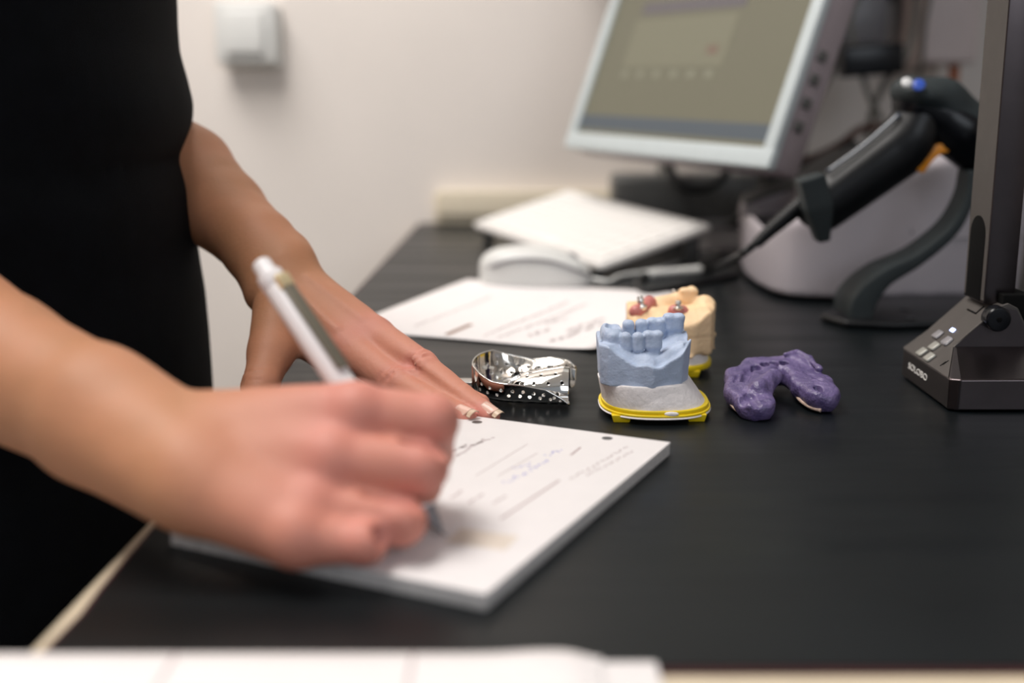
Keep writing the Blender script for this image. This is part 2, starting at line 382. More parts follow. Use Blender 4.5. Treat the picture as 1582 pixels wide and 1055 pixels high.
# local: origin at the near right corner B, -x along the short near edge, +y along the long right edge
pad = thing('writing_pad', (-25, 530, 0), 'thick white pad of printed forms with two punch holes under the writing hand', 'writing pad')
dv = ground(1035, 683, pz) - ground(750, 917, pz); PL = np.linalg.norm(dv[:2]); ya = math.atan2(dv[1], dv[0]) - math.pi / 2
RP = frame(ya); PB = ground(750, 917, pz); PB[2] = 0
box('paper_block', PB, RP, (-148, 0, 0), (0, PL, pz - 1.2), M['paperside'], pad, bev=0.2)
box('top_sheet', PB, RP, (-148.4, -0.3, pz - 1.2), (0.3, PL + 0.2, pz), M['paper'], pad, bev=0.3)
def mark(name, o, R, x, y, wd, hg, z, m, parent, ang=0.0):
    c, s = math.cos(ang), math.sin(ang)
    q = [(-wd / 2, -hg / 2), (wd / 2, -hg / 2), (wd / 2, hg / 2), (-wd / 2, hg / 2)]
    poly = [(x + a * c - b * s, y + a * s + b * c) for a, b in q]
    return poly
def marks(name, o, R, rects, z, m, parent, th=0.08):
    V = []; F = []
    for (x, y, wd, hg, ang) in rects:
        p = mark('', o, R, x, y, wd, hg, z, m, parent, ang); n = len(V)
        V += [(a, b, z) for a, b in p] + [(a, b, z + th) for a, b in p]
        F += [tuple(n + q for q in f) for f in BOXF]
    v = np.array(V, float) @ np.asarray(R).T + np.asarray(o)
    return mesh(name, v, F, m, parent, smooth=False)
def todo(u, v):      # pad local coordinates of a point seen on the top sheet
    return (ground(u, v, pz) - np.array([PB[0], PB[1], pz])) @ RP
for u, v in ((938, 677), (737, 652)):
    q = todo(u, v)
    n = 20; disc = [(q[0] + 2.9 * math.cos(6.283 * i / n), q[1] + 2.9 * math.sin(6.283 * i / n)) for i in range(n)]
    prism('punch_hole', disc, pz - 1.0, pz + 0.06, M['greyd'], pad, o=PB, R=RP)
def line_uv(pts, wd, m, name, jit=0.0, seg=1):
    r = []
    for (u0, v0, u1, v1) in pts:
        a, b = todo(u0, v0), todo(u1, v1); d = b - a; L = math.hypot(d[0], d[1]); an = math.atan2(d[1], d[0])
        for k in range(seg):
            t = (k + 0.5) / seg
            r.append((a[0] + d[0] * t + random.uniform(-jit, jit), a[1] + d[1] * t + random.uniform(-jit, jit), L / seg * (0.75 if seg > 1 else 1), wd, an + (random.uniform(-.7, .7) if jit else 0)))
    return marks(name, PB, RP, r, pz, m, pad)
line_uv([(773, 802, 864, 742)], 1.2, M['ink'], 'printed_line'); line_uv([(882, 703, 897, 691)], 1.2, M['ink'], 'printed_line')
line_uv([(697, 770, 715, 757), (722, 778, 748, 763), (762, 778, 782, 766)], 1.6, M['faint'], 'printed_words', .3, 4)
line_uv([(705, 705, 748, 678), (712, 692, 765, 676), (700, 698, 722, 686)], 1.6, M['faint'], 'printed_heading', .8, 10)
line_uv([(780, 745, 812, 730), (790, 722, 822, 716), (815, 727, 846, 710), (843, 703, 870, 695)], 0.9, M['blueink'], 'handwritten_note', 1.6, 9)
line_uv([(880, 740, 970, 690), (905, 735, 978, 697)], 1.0, M['faint'], 'printed_rows', .5, 12)
line_uv([(735, 735, 815, 686)], 0.5, M['faint'], 'ruled_line'); line_uv([(770, 735, 830, 700)], 0.5, M['faint'], 'ruled_line')
line_uv([(672, 795, 688, 830), (668, 826, 690, 824)], 0.8, M['blackink'], 'pen_stroke', .8, 4)
q = todo(745, 833); marks('shaded_field', PB, RP, [(q[0], q[1], 26, 17, 0.1)], pz, M['shade'], pad, 0.04)

# ================================================================ LOOSE SHEET behind
A_, B_, D_ = ground(518, 509, .6), ground(918, 543, .6), ground(723, 432, .6)
e1 = (B_ - A_); e1 /= np.linalg.norm(e1); RS = frame(math.atan2(e1[1], e1[0]))
W_ = np.linalg.norm(B_ - A_); lD = (D_ - A_) @ RS
nx_, ny_ = 24, 20; V = []; F = []
for layer in (0, 1):
    for j in range(ny_ + 1):
        for i in range(nx_ + 1):
            s_, t_ = i / nx_, j / ny_
            x = s_ * W_ + lD[0] * t_ ; y = lD[1] * t_
            z = 0.35 + 2.2 * max(0, s_ - 0.8) ** 2 * 25 * (1 - t_) ** 2 + 0.8 * math.sin(3 * s_ + 2 * t_) ** 2 + (0.25 if layer else 0)
            V.append((x, y, z))
n1 = (nx_ + 1) * (ny_ + 1)
for j in range(ny_):
    for i in range(nx_):
        a = j * (nx_ + 1) + i; q = (a, a + 1, a + nx_ + 2, a + nx_ + 1)
        F.append(tuple(n1 + p for p in q)); F.append(q[::-1])
bl = [i for i in range(nx_ + 1)] + [j * (nx_ + 1) + nx_ for j in range(1, ny_ + 1)] + [ny_ * (nx_ + 1) + i for i in range(nx_ - 1, -1, -1)] + [j * (nx_ + 1) for j in range(ny_ - 1, 0, -1)]
for k in range(len(bl)): F.append((bl[k], bl[(k + 1) % len(bl)], n1 + bl[(k + 1) % len(bl)], n1 + bl[k]))
sh = thing('paper_sheet', (A_[0] + 60, A_[1] + 40, 0), 'loose white printed sheet lying between the flat hand and the computer mouse', 'paper')
mesh('sheet', np.array(V) @ RS.T + A_ * np.array([1, 1, 0]), F, M['paper'], sh)
def sl(u, v): return (ground(u, v, 1.0) - A_ * np.array([1, 1, 0])) @ RS
def sheet_lines(name, pts, wd, m, seg=1, jit=0):
    r = []
    for (u0, v0, u1, v1) in pts:
        a, b = sl(u0, v0), sl(u1, v1); d = b - a
        for k in range(seg):
            t = (k + .5) / seg
            r.append((a[0] + d[0] * t + random.uniform(-jit, jit), a[1] + d[1] * t, math.hypot(d[0], d[1]) / seg * (.7 if seg > 1 else 1), wd, math.atan2(d[1], d[0])))
    return marks(name, A_ * np.array([1, 1, 0]), RS, r, 1.55, m, sh)
sheet_lines('printed_bar', [(690, 518, 728, 502)], 5.0, M['brownink'])
for l_ in [(745, 520, 880, 466), (770, 523, 905, 470), (640, 505, 760, 459)]: sheet_lines('printed_text', [l_], 1.6, M['faint'], 16, 1)
for l_ in [(815, 520, 850, 508), (875, 512, 930, 492), (840, 500, 872, 492), (850, 528, 930, 500)]: sheet_lines('printed_text', [l_], 2.4, M['faint'], 8, 2)

# ================================================================ FOREGROUND PAPERS
fp = thing('form_booklet', (-120, 320, 0), 'white booklet of forms at the near desk edge along the bottom of the photo', 'booklet')
prism('lower_sheets', [(-222, 296), (49, 296), (48, 367), (-222, 368)], 0.2, 1.2, M['paper'], fp, bev=0.6)
V = []; F = []; nu, nv = 80, 8
for layer in (0, 1):
    for j in range(nv + 1):
        for i in range(nu + 1):
            x = -218 + 248 * i / nu; y = 302 + (370 - 302) * j / nv
            z = 2.7 + 1.2 * math.exp(-((x - 12) / 14) ** 2) - (2.6 * max(0, (x - 18) / 12) ** 1.5)
            V.append((x, y, z if layer else max(1.25, z - 1.9)))
n1 = (nu + 1) * (nv + 1)
for j in range(nv):
    for i in range(nu):
        a = j * (nu + 1) + i; q = (a, a + 1, a + nu + 2, a + nu + 1)
        F.append(tuple(n1 + p for p in q)); F.append(q[::-1])
bl = [i for i in range(nu + 1)] + [j * (nu + 1) + nu for j in range(1, nv + 1)] + [nv * (nu + 1) + i for i in range(nu - 1, -1, -1)] + [j * (nu + 1) for j in range(nv - 1, 0, -1)]
for k in range(len(bl)): F.append((bl[k], bl[(k + 1) % len(bl)], n1 + bl[(k + 1) % len(bl)], n1 + bl[k]))
mesh('cover_sheet', V, F, M['paper'], fp)
for u in (278, 640):
    x = (u - 791) / FPX * 405
    box('fold_line', (x, 0, 0), I3, (-0.8, 302, 2.6), (0.8, 369.5, 2.85), M['faint'], fp, bev=0)

# ================================================================ PERSON
person = thing('person', (-330, 780, -DZ), 'person in a black short-sleeved top leaning over the desk, writing with a white pen', 'person')
SH = 0.0
# --- near (right) hand and forearm
Fh = Field((-420, 400, -12), (-18, 700, 190), 1.5)
elb = np.array([-334., 600, 104]); fa = at(0, 566, 520); fb = at(150, 640, 490); wr = at(292, 712, 462)
Fh.chain([elb, fa, fb, wr], [37, 31.5, 27, 19.5], 6)
wr2 = at(300, 690, 478); wr1 = at(285, 745, 452)
Fh.cap(fb + (0, 4, 4), wr2, 22, 18.5, 10); Fh.cap(fb + (0, -3, -6), wr1, 22, 19.5, 10)
# MCP, PIP, DIP, tip for each finger (seen from the camera, mm)
idx = [at(550, 640, 472), at(665, 650, 474), at(666, 700, 492), at(642, 745, 494)]
mid = [at(512, 712, 458), at(650, 724, 456), at(648, 748, 475), at(612, 775, 482)]
rin = [at(480, 785, 446), at(618, 806, 442), at(612, 822, 458), at(570, 822, 466)]
pin = [at(458, 828, 434), at(560, 839, 430), at(566, 842, 446), at(520, 832, 456)]
for i_, q in enumerate((rin, pin)):
    for p in q: p[2] = max(p[2], pz + (9.5 if i_ else 10.5))
rads = [(12.5, 11.5, 9.5, 8), (13.5, 11, 9.0, 8), (12.5, 9.8, 8.5, 8), (12, 7.6, 7.2, 6.8)]
roots = [at(340, 665, 480), at(335, 700, 470), at(330, 735, 458), at(330, 765, 448)]
for q, r, ro in zip((idx, mid, rin, pin), rads, roots):
    Fh.cap(ro, q[0], 17, r[0] + 1.0, 9)           # metacarpal
    Fh.cap(q[0], q[1], r[0], r[1], 2.5); Fh.cap(q[1], q[2], r[1] - .5, r[2], 2); Fh.cap(q[2], q[3], r[2], r[3], 2)
for q in (idx, mid, rin, pin):                     # knuckle heads
    Fh.ell(q[0] + (0, -3, 2), (11, 10.5, 10.5), k=5)
    Fh.ell(q[1] + (1, -1.0, 1), (9, 9.0, 8.5), k=3)
Fh.cap(at(400, 740, 466), at(500, 790, 462), 20, 17, 8)   # palm heel
Fh.cap(at(350, 680, 490), at(470, 660, 505), 18, 13, 8)   # thumb side
thb = [at(470, 660, 508), at(575, 705, 512), at(640, 742, 500)]
Fh.chain(thb, [13, 11, 9], 3)
for a, b in ((idx, mid), (mid, rin), (rin, pin)):  # grooves between the fingers
    g0 = (a[0] * .25 + a[1] * .75 + b[0] * .25 + b[1] * .75) / 2; g1 = (a[1] + b[1]) / 2
    g0 = g0 + (-8, -8, 1); g1 = g1 + (6, -9, 1); Fh.cap(g0, g1, 1.4, 4.4, 3.0, sub=True)
Fh.fn(lambda X, Y, Z: Z - (pz + 0.3), (-140, 380, -12), (-18, 520, pz + 3), k=0.5, sub=True)
Fh.warp(lambda X, Y, Z: 0.35 * noise3(X, Y, Z, 34, 3))
Vn, Qn = Fh.nets()

# --- far (left) hand and forearm
Ff = Field((-420, 560, -46), (30, 1100, 240), 1.5)
felb = np.array([-335., 925, 178]); fm = at(290, 264, 858); fm2 = at(346, 327, 825); fw0 = at(400, 380, 790); fw = at(432, 425, 768)
Ff.chain([felb, fm, fm2, fw0, fw], [38, 31.5, 28, 24, 21], 6)
wa, wb = at(445, 408, 774), at(418, 448, 762)
Ff.cap(fw0, wa, 19, 18.5, 8); Ff.cap(fw0, wb, 19, 17.5, 8)
Ff.ell(at(455, 388, 785), (9, 9, 9), k=8)          # ulna head at the wrist
i2 = [at(536, 536, 722), at(612, 592, 690), at(672, 627, 665), at(720, 646, 646)]
m2 = [at(578, 520, 728), at(652, 568, 693), at(712, 614, 667), at(757, 643, 651)]
r2 = [at(590, 528, 745), at(655, 584, 712), at(705, 622, 690), at(742, 640, 676)]
p2 = [at(575, 530, 765), at(630, 580, 740), at(670, 606, 726), at(698, 618, 718)]
for q in (i2, m2, r2, p2):
    for i_, p in enumerate(q): p[2] = max(p[2], [12, 9.5, 8, 6.3][i_])
rr = [(12.5, 10, 8.4, 6.2), (12.5, 10, 8.2, 6.0), (11.5, 9, 7.6, 6), (10.5, 8, 7, 5.8)]
ro2 = [at(445, 455, 755), at(455, 435, 768), at(455, 440, 780), at(450, 450, 788)]
for q, r, ro in zip((i2, m2, r2, p2), rr, ro2):
    Ff.cap(ro, q[0], 16, r[0], 9)
    Ff.cap(q[0], q[1], r[0], r[1], 3); Ff.cap(q[1], q[2], r[1], r[2], 2); Ff.cap(q[2], q[3], r[2], r[3], 1.5)
for q in (i2, m2): Ff.ell(q[1] + (0, -1, 1.5), (9, 10, 9.5), k=3)
t2 = [at(432, 480, 742), at(418, 545, 718), at(402, 596, 694), at(392, 645, 676)]
Ff.chain(t2, [17, 13.5, 10.5, 9], 5)
Ff.cap(at(450, 500, 745), at(500, 545, 728), 15, 11, 9)   # web of the thumb
g0, g1 = (i2[0] + m2[0]) / 2, (i2[1] + m2[1]) / 2
Ff.cap(g0 * .4 + g1 * .6 + (-1, -7, 9), g1 + (0, -5, 8), 0.8, 1.5, 4, sub=True)
ga, gb = (i2[1] + m2[1]) / 2, (i2[2] * .4 + i2[3] * .6 + m2[2]) / 2
Ff.cap(g1 * .5 + ga * .5 + (0, -3, 9), ga + (0, -3, 8), 1.0, 1.2, 3, sub=True); Ff.cap(ga + (0, -3, 8), gb + (0, -3, 6), 1.2, 1.0, 2.5, sub=True)
def surf(F, p, up):                                 # nearest skin point outwards along up
    for t in np.arange(3, 20, 0.4):
        q = np.round((p + up * t - F.lo) / F.h).astype(int)
        if (q < 0).any() or (q >= F.n).any() or F.f[tuple(q)] > 0: return p + up * (t - .3)
    return p + up * 11
def creases(F, p, d, offs, wd, up0, r=.45):
    d = d / np.linalg.norm(d); n = np.cross(d, up0); n /= np.linalg.norm(n); up = np.cross(n, d)
    if up.dot(up0) < 0: up = -up
    for o_ in offs:
        ps = []
        for a in (-1, -.5, 0, .5, 1):
            ang = a * wd; ps.append(surf(F, p + d * (o_ + .8 * math.sin(a * 3 + o_)), up * math.cos(ang) + n * math.sin(ang)))
        for a, b in zip(ps[:-1], ps[1:]): F.cap(a, b, r, r, 1.3, sub=True)
cam_up = np.array([-.1, -.62, .78])
creases(Ff, i2[1], i2[2] - i2[0], (-4, -1.6, .8, 3.2), .8, cam_up, .6); creases(Ff, m2[1], m2[2] - m2[0], (-4.4, -2, .4, 2.8, 4.8), .8, cam_up, .6)
creases(Ff, i2[2], i2[3] - i2[1], (-1.2, .8), .7, cam_up); creases(Ff, m2[2], m2[3] - m2[1], (-1.2, .8), .7, cam_up)
creases(Ff, t2[2], t2[3] - t2[1], (-5, -2, 1, 4), .8, np.array([-.5, -.7, .5]), .6)
for a, b in ((i2, ro2[0]), (m2, ro2[1])):           # tendons on the back of the hand
    q0 = surf(Ff, a[0] * .9 + b * .1, cam_up) - cam_up * 1.6; q1 = surf(Ff, a[0] * .25 + b * .75, cam_up) - cam_up * 2.2
    Ff.cap(q0, q1, 1.9, 1.6, 4)
def desk_cut(X, Y, Z):                             # fingers rest on the mat, the thumb hooks over its edge
    return np.maximum(Z - 0.25, (edge_x(Y) - 2.0) - X)
Ff.fn(desk_cut, (-200, 560, -46), (30, 900, 3), k=0.4, sub=True)
Ff.warp(lambda X, Y, Z: 0.3 * noise3(X, Y, Z, 30, 5))
# tendons on the back of the hand
Vf, Qf = Ff.nets()

# --- rest of the body (coarse; mostly under clothing)
Fb = Field((-480, 520, -DZ - 2), (-160, 1120, 860), 7)
cx = -330
Fb.chain([(cx, 780, 60), (cx, 780, 250), (cx, 790, 420)], [95, 90, 95], 30)
for s_ in (-1, 1):
    Fb.cap((cx, 780 + s_ * 60, 60), (cx, 780 + s_ * 60, 440), 75, 80, 30)
    Fb.cap((cx, 780 + s_ * 70, 470), (cx, 780 + s_ * 165, 450), 50, 45, 30)
    Fb.chain([(cx, 780 + s_ * 80, 20), (cx - 5, 780 + s_ * 85, -380), (cx - 10, 780 + s_ * 88, -800)], [78, 55, 40], 20)
    Fb.cap((cx - 15, 780 + s_ * 88, -845), (cx + 110, 780 + s_ * 95, -852), 34, 26, 15)
Fb.chain([(cx, 780 - 165, 450), (-345, 598, 260), elb], [46, 42, 37], 15)
Fb.chain([(cx, 780 + 165, 450), (-338, 940, 300), felb], [46, 43, 40], 15)
Fb.cap((cx, 785, 480), (cx + 25, 775, 600), 55, 50, 20)
hd = np.array([cx + 60, 765, 690.])
Fb.ell(hd, (88, 72, 105), frame(0, 0, 0.35), 12); Fb.ell(hd + (38, 0, -55), (48, 48, 50), k=20)
Fb.cap(hd + (85, 0, -5), hd + (100, 0, -30), 8, 11, 6)
Fb.cap(hd + (74, -14, -64), hd + (74, 14, -64), 6, 6, 4)
for s_ in (-1, 1):
    Fb.ell(hd + (-5, s_ * 74, -8), (16, 7, 26), k=4); Fb.ell(hd + (76, s_ * 28, 5), (9, 15, 10), k=3, sub=True); Fb.ell(hd + (70, s_ * 28, 5), (11, 12, 10), k=1)
Vb, Qb = Fb.nets()
Vall = np.vstack([Vn, Vf, Vb]); Qall = np.vstack([Qn, Qf + len(Vn), Qb + len(Vn) + len(Vf)])
body = mesh('body', Vall, Qall, M['skin'], person)
ro_ = np.zeros(len(Vall))
dn = (Vall - wr) @ ((mid[0] - wr) / np.linalg.norm(mid[0] - wr)); df = (Vall - fw) @ ((m2[0] - fw) / np.linalg.norm(m2[0] - fw))
nn_ = len(Vn); nf_ = nn_ + len(Vf)
ro_[:nn_] = np.clip((dn[:nn_] + 5) / 60, 0, 1) * 0.75
ro_[nn_:nf_] = np.clip((df[nn_:nf_] - 25) / 70, 0, 1) * 0.5
for c_, r_ in [(idx[0], 15), (mid[0], 15), (rin[0], 14), (idx[1], 12), (mid[1], 12), (rin[1], 11), (pin[1], 10)]: ro_[:nn_] += 0.35 * np.exp(-(np.linalg.norm(Vall[:nn_] - c_, axis=1) / r_) ** 4)
for c_, r_ in [(i2[0], 16), (m2[0], 16), (i2[1], 12), (m2[1], 12), (i2[3], 10), (m2[3], 10)]: ro_[nn_:nf_] += 0.4 * np.exp(-(np.linalg.norm(Vall[nn_:nf_] - c_, axis=1) / r_) ** 4)
at_r = body.data.attributes.new('rosy', 'FLOAT', 'POINT'); at_r.data.foreach_set('value', np.clip(ro_, 0, 1).astype(np.float32))
# nails
def nail(name, tipc, d, up, L, Wd, m, lift, start=0.0):
    d = d / np.linalg.norm(d); n = np.cross(d, up); n /= np.linalg.norm(n); up = np.cross(n, d)
    if up[2] < 0: up = -up
    V = []; F = []; a, b = 10, 10
    for L2 in (0, 1):
        for i in range(a + 1):
            for j in range(b + 1):
                s_, t_ = i / a, j / b * 2 - 1
                ln = start + (L - start) * s_ * (1 - 0.22 * t_ * t_ * s_)
                th = t_ * 1.05
                V.append(tipc + d * ln + n * math.sin(th) * Wd + up * (math.cos(th) * Wd - Wd + lift + (0.45 if L2 else 0) - 0.03 * ln))
    n1 = (a + 1) * (b + 1)
    for i in range(a):
        for j in range(b):
            q = (i * (b + 1) + j, (i + 1) * (b + 1) + j, (i + 1) * (b + 1) + j + 1, i * (b + 1) + j + 1)
            F.append(q); F.append(tuple(n1 + p for p in q[::-1]))
    bl = [j for j in range(b + 1)] + [i * (b + 1) + b for i in range(1, a + 1)] + [a * (b + 1) + j for j in range(b - 1, -1, -1)] + [i * (b + 1) for i in range(a - 1, 0, -1)]
    for k in range(len(bl)): F.append((bl[k], n1 + bl[k], n1 + bl[(k + 1) % len(bl)], bl[(k + 1) % len(bl)]))
    return mesh(name, V, F, m, body)
for q, r in ((i2, 6.2), (m2, 6.0)):
    d = q[3] - q[2]; up = np.array([0.15, -0.45, 0.9])
    nail('fingernail', q[3], d, up, 5.0, r * 0.74, M['nail'], r + 0.0, -5.0)
    nail('fingernail_tip', q[3], d, up, 8.4, r * 0.70, M['nailtip'], r - 0.1, 4.9)
# hair
Fq = Field(hd - (130, 110, 100), hd + (110, 110, 135), 6)
Fq.ell(hd + (-12, 0, 14), (92, 80, 108), frame(0, 0, 0.35), 5); Fq.ell(hd + (70, 0, -45), (62, 90, 90), k=10, sub=True)
Fq.cap(hd + (-85, 0, 20), hd + (-115, 0, -20), 32, 28, 10)
organic('hair', Fq, M['hair'], person)
# shirt
prof_px = [(270, -10), (272, 40), (276, 80), (288, 120), (297, 160), (296, 185), (288, 215), (278, 243), (287, 262), (298, 290), (304, 330), (306, 380), (311, 410), (318, 450), (324, 510), (330, 600), (331, 800)]
prof = sorted([(at(u, v, 840)[2], at(u, v, 840)[0] + 5.5) for u, v in prof_px])
prof_z = [-215] + [p[0] for p in prof] + [300, 420, 500]; prof_x = [prof[0][1]] + [p[1] for p in prof] + [-228, -235, -250]
def torso(X, Y, Z):
    xf = np.interp(Z, prof_z, prof_x)
    b = np.interp(Z, [-210, 60, 250, 430, 520], [182, 172, 178, 200, 120]); xb = np.interp(Z, [-210, 500], [-470, -440])
    a = (xf - xb) / 2; c = (xf + xb) / 2; yc = 775.
    fold = 2.2 * noise3(X * .5, Y, Z * 1.6, 120, 8) + 3.0 * np.sin(Z / 17 + (Y - 770) / 55.) * np.exp(-((Z - 150) / 70) ** 2)
    fold = fold * np.clip((Y - 560) / 60, 0, 1)
    q = ((np.abs(X - c) / a) ** 2.3 + (np.abs(Y - yc) / b) ** 2.3) ** (1 / 2.3)
    return np.maximum((q - 1) * np.minimum(a, b) + fold * 0.8 * np.clip((c + a - 3 - X) / 25, 0.0, 1), np.maximum(Z - 520, -205 - Z))
Ft = Field((-490, 520, -220), (-170, 1060, 560), 4.5)
Ft.fn(torso, (-490, 520, -220), (-170, 1060, 560))
Ft.cap((cx, 640, 455), (-345, 598, 290), 62, 60, 25); Ft.cap((cx, 910, 455), (-338, 936, 320), 62, 58, 25)
Ft.cap((cx, 785, 480), (cx + 10, 785, 530), 66, 60, 25)
organic('shirt', Ft, M['cloth'], person)
# trousers
Fp = Field((-490, 540, -DZ + 20), (-170, 1040, -150), 6)
Fp.box((-332, 778, -200), (122, 172, 60), 50)
for s_ in (-1, 1): Fp.chain([(cx, 778 + s_ * 84, -210), (cx - 5, 778 + s_ * 85, -420), (cx - 10, 778 + s_ * 88, -810)], [92, 76, 62], 25)
Fp.warp(lambda X, Y, Z: 2.0 * noise3(X, Y, Z, 110, 2))
organic('trousers', Fp, M['trouser'], person)
for s_ in (-1, 1):
    Fs = Field((cx - 90, 780 + s_ * 92 - 65, -DZ - 6), (cx + 180, 780 + s_ * 92 + 65, -780), 5)
    Fs.cap((cx - 20, 780 + s_ * 89, -838), (cx + 115, 780 + s_ * 95, -850), 45, 38, 15)
    Fs.fn(lambda X, Y, Z: Z + DZ - 1, (cx - 90, 500, -DZ - 6), (cx + 180, 1060, -DZ + 8), k=1, sub=True)
    organic('shoe', Fs, M['shoe'], person)

# ================================================================ PEN
tip = ground(685, 828, pz); tip[2] = pz + 0.3; top = at(402, 405, 532)
ax = top - tip; LP = np.linalg.norm(ax); ax /= LP
pen = thing('ballpoint_pen', tip, 'white ballpoint pen with a dark metal clip held in the writing hand', 'pen')
lathe('barrel', [(13, 4.6), (18, 5.4), (60, 5.9), (LP - 16, 5.9), (LP - 15, 5.6)], tip, ax, M['penwhite'], pen)
lathe('tip_cone', [(0, 0.4), (3, 0.9), (3.2, 1.6), (13, 4.4)], tip, ax, M['greym'], pen)
lathe('push_button', [(LP - 15, 5.6), (LP - 14, 6.1), (LP - 8, 6.1), (LP - 7, 4.6), (LP - 1, 4.4), (LP, 3.6)], tip, ax, M['penwhite'], pen)
side = np.cross(ax, (0, 1., 0)); side /= np.linalg.norm(side); side = side if side[0] > 0 else -side
side = side * .82 + np.cross(ax, side) * .57 * (1 if np.cross(ax, side)[1] < 0 else -1); side /= np.linalg.norm(side)
RC = np.stack([np.cross(side, ax), side, ax], 1)
box('clip', tip, RC, (-3.0, 6.6, LP - 66), (3.0, 8.0, LP - 19), M['penclip'], pen, bev=0.5)
box('clip_bracket', tip, RC, (-3.2, 4.5, LP - 20), (3.2, 8.4, LP - 13), M['brass'], pen, bev=0.5)

# ================================================================ IMPRESSION TRAY (perforated metal)
tray = thing('impression_tray', (5, 714, 0), 'shiny perforated metal dental impression tray beside the fingertips', 'dental tray')
def arch(t, a0, hw, front, end, n=2.3):
    """t in -1..1 along the U, open towards +x; returns xy"""
    L = end - front
    s_ = abs(t)
    # rounded front then straight arms
    ang = min(s_ / 0.5, 1.0) * math.pi / 2
    x = front + hw * 0.95 * (1 - math.cos(ang)); y = hw * math.sin(ang)
    if s_ > 0.5:
        k = (s_ - 0.5) / 0.5; x += (end - x) * k; y += 1.5 * math.sin(k * math.pi) * 0.6
    return np.array([x, y * (1 if t > 0 else -1)])
yaw = math.radians(-4); ca, sa = math.cos(yaw), math.sin(yaw); TC = np.array([-24.0, 716.0])
NT, NS = 300, 130
def lerp(a, b, t): return a + (b - a) * t
V = []; keep = np.ones((NT + 1, NS + 1), bool); par = np.zeros((NT + 1, NS + 1, 2))
for i in range(NT + 1):
    t = -1 + 2 * i / NT      # -1 near arm end, +1 far arm end
    O = arch(t, 0, 27.5, 0, 60 if t < 0 else 63); Ib = arch(t, 0, 12.5, 24, 59)
    s_ = abs(t)
    if t < 0: ho = np.interp(s_, [0, .12, .35, .6, .8, .93, 1], [22, 21, 15.5, 14.5, 12, 7, 3.2])
    else: ho = np.interp(s_, [0, .15, .3, .42, .62, .8, .93, 1], [22, 24, 24.5, 21, 17.5, 19, 17.5, 13])
    hi_ = np.interp(s_, [0, .5, .9, 1], [14, 17.5, 19.5, 19])
    fl = 2.0 + 0.8 * math.sin(s_ * 3); 
    for j in range(NS + 1):
        s = j / NS
        if s < 0.34:
            k = s / 0.34; r = k ** 1.6; off = lerp(0, 0.10, r); p = lerp(O, Ib, off); z = lerp(ho, fl + 2.5, k)
        elif s < 0.66:
            k = (s - .34) / .32; p = lerp(O, Ib, lerp(.10, .86, k)); z = fl + 2.5 * (abs(2 * k - 1)) ** 3
        else:
            k = (s - .66) / .34; C_ = np.array([37 + 22 * max(0, (s_ - .25) / .75), 0.0]); w_ = math.cos(k * math.pi / 2)
            B_0 = lerp(O, Ib, .86); p = C_ + (B_0 - C_) * w_; z = fl + 2.5 + (hi_ - fl - 2.5) * math.sin(k * math.pi / 2) ** .9
        V.append((TC[0] + p[0] * ca - p[1] * sa, TC[1] + p[0] * sa + p[1] * ca, z))
V = np.array(V); G = V.reshape(NT + 1, NS + 1, 3)
# round perforations, cut out of the sheet and rounded by snapping the rim to the circle
holes = []
for row, (fs, cnt, ph) in enumerate([(.14, 22, 0), (.25, 22, .5), (.42, 18, .5), (.54, 18, 0), (.68, 13, .5), (.78, 11, 0), (.88, 9, .5)]):
    for k in range(cnt):
        tt = (k + .5 + ph * .8) / cnt
        if not 0.03 < tt < 0.97 or (row < 2 and abs(tt - .5) < .07): continue
        holes.append(G[int(tt * NT), int(fs * NS)].copy())
dead = np.zeros(len(V), bool)
for c in holes:
    d = np.linalg.norm(V - c, axis=1); dead |= d < 0.70
    ring = (d >= 0.70) & (d < 1.25); V[ring] = c + (V[ring] - c) * (1.0 / d[ring])[:, None]
F = []
for i in range(NT):
    for j in range(NS):
        q = (i * (NS + 1) + j, (i + 1) * (NS + 1) + j, (i + 1) * (NS + 1) + j + 1, i * (NS + 1) + j + 1)
        if not dead[list(q)].any(): F.append(q)
tm = mesh('perforated_shell', V, F, M['steel'], tray)
sm = tm.modifiers.new('solidify', 'SOLIDIFY'); sm.thickness = 0.0006; sm.offset = 0
rim = [G[i, 0] for i in range(0, NT + 1, 3)]
v, f = tubemesh(rim, 0.55, 8); mesh('rolled_rim', v, f, M['steel'], tray)
hz = 9.0
pts = [(-23.5, -5.5), (-27, -6), (-38, -6), (-43, -4), (-45, 0), (-43, 4), (-38, 6), (-27, 6), (-23.5, 5.5)]
prism('handle', [(x + 0, y + 717) for x, y in pts], hz, hz + 1.3, M['satin'], tray, bev=0.3)
box('handle_bracket', (-23.2, 717, 0), I3, (-1.4, -7, 5), (0.8, 7, 21.5), M['satin'], tray, bev=0.4)
Fr = Field((-28, 700, 0), (14, 748, 28), 0.7)
for _ in range(26):
    c_ = G[int(np.clip(random.gauss(.60, .05), .5, .72) * NT), int(random.uniform(.16, .50) * NS)]; Fr.ell(c_ + (0, -.6, .5), (random.uniform(.6, 2.4), random.uniform(.6, 1.6), random.uniform(.6, 1.5)), k=1)
organic('plaster_residue', Fr, M['residue'], tray)

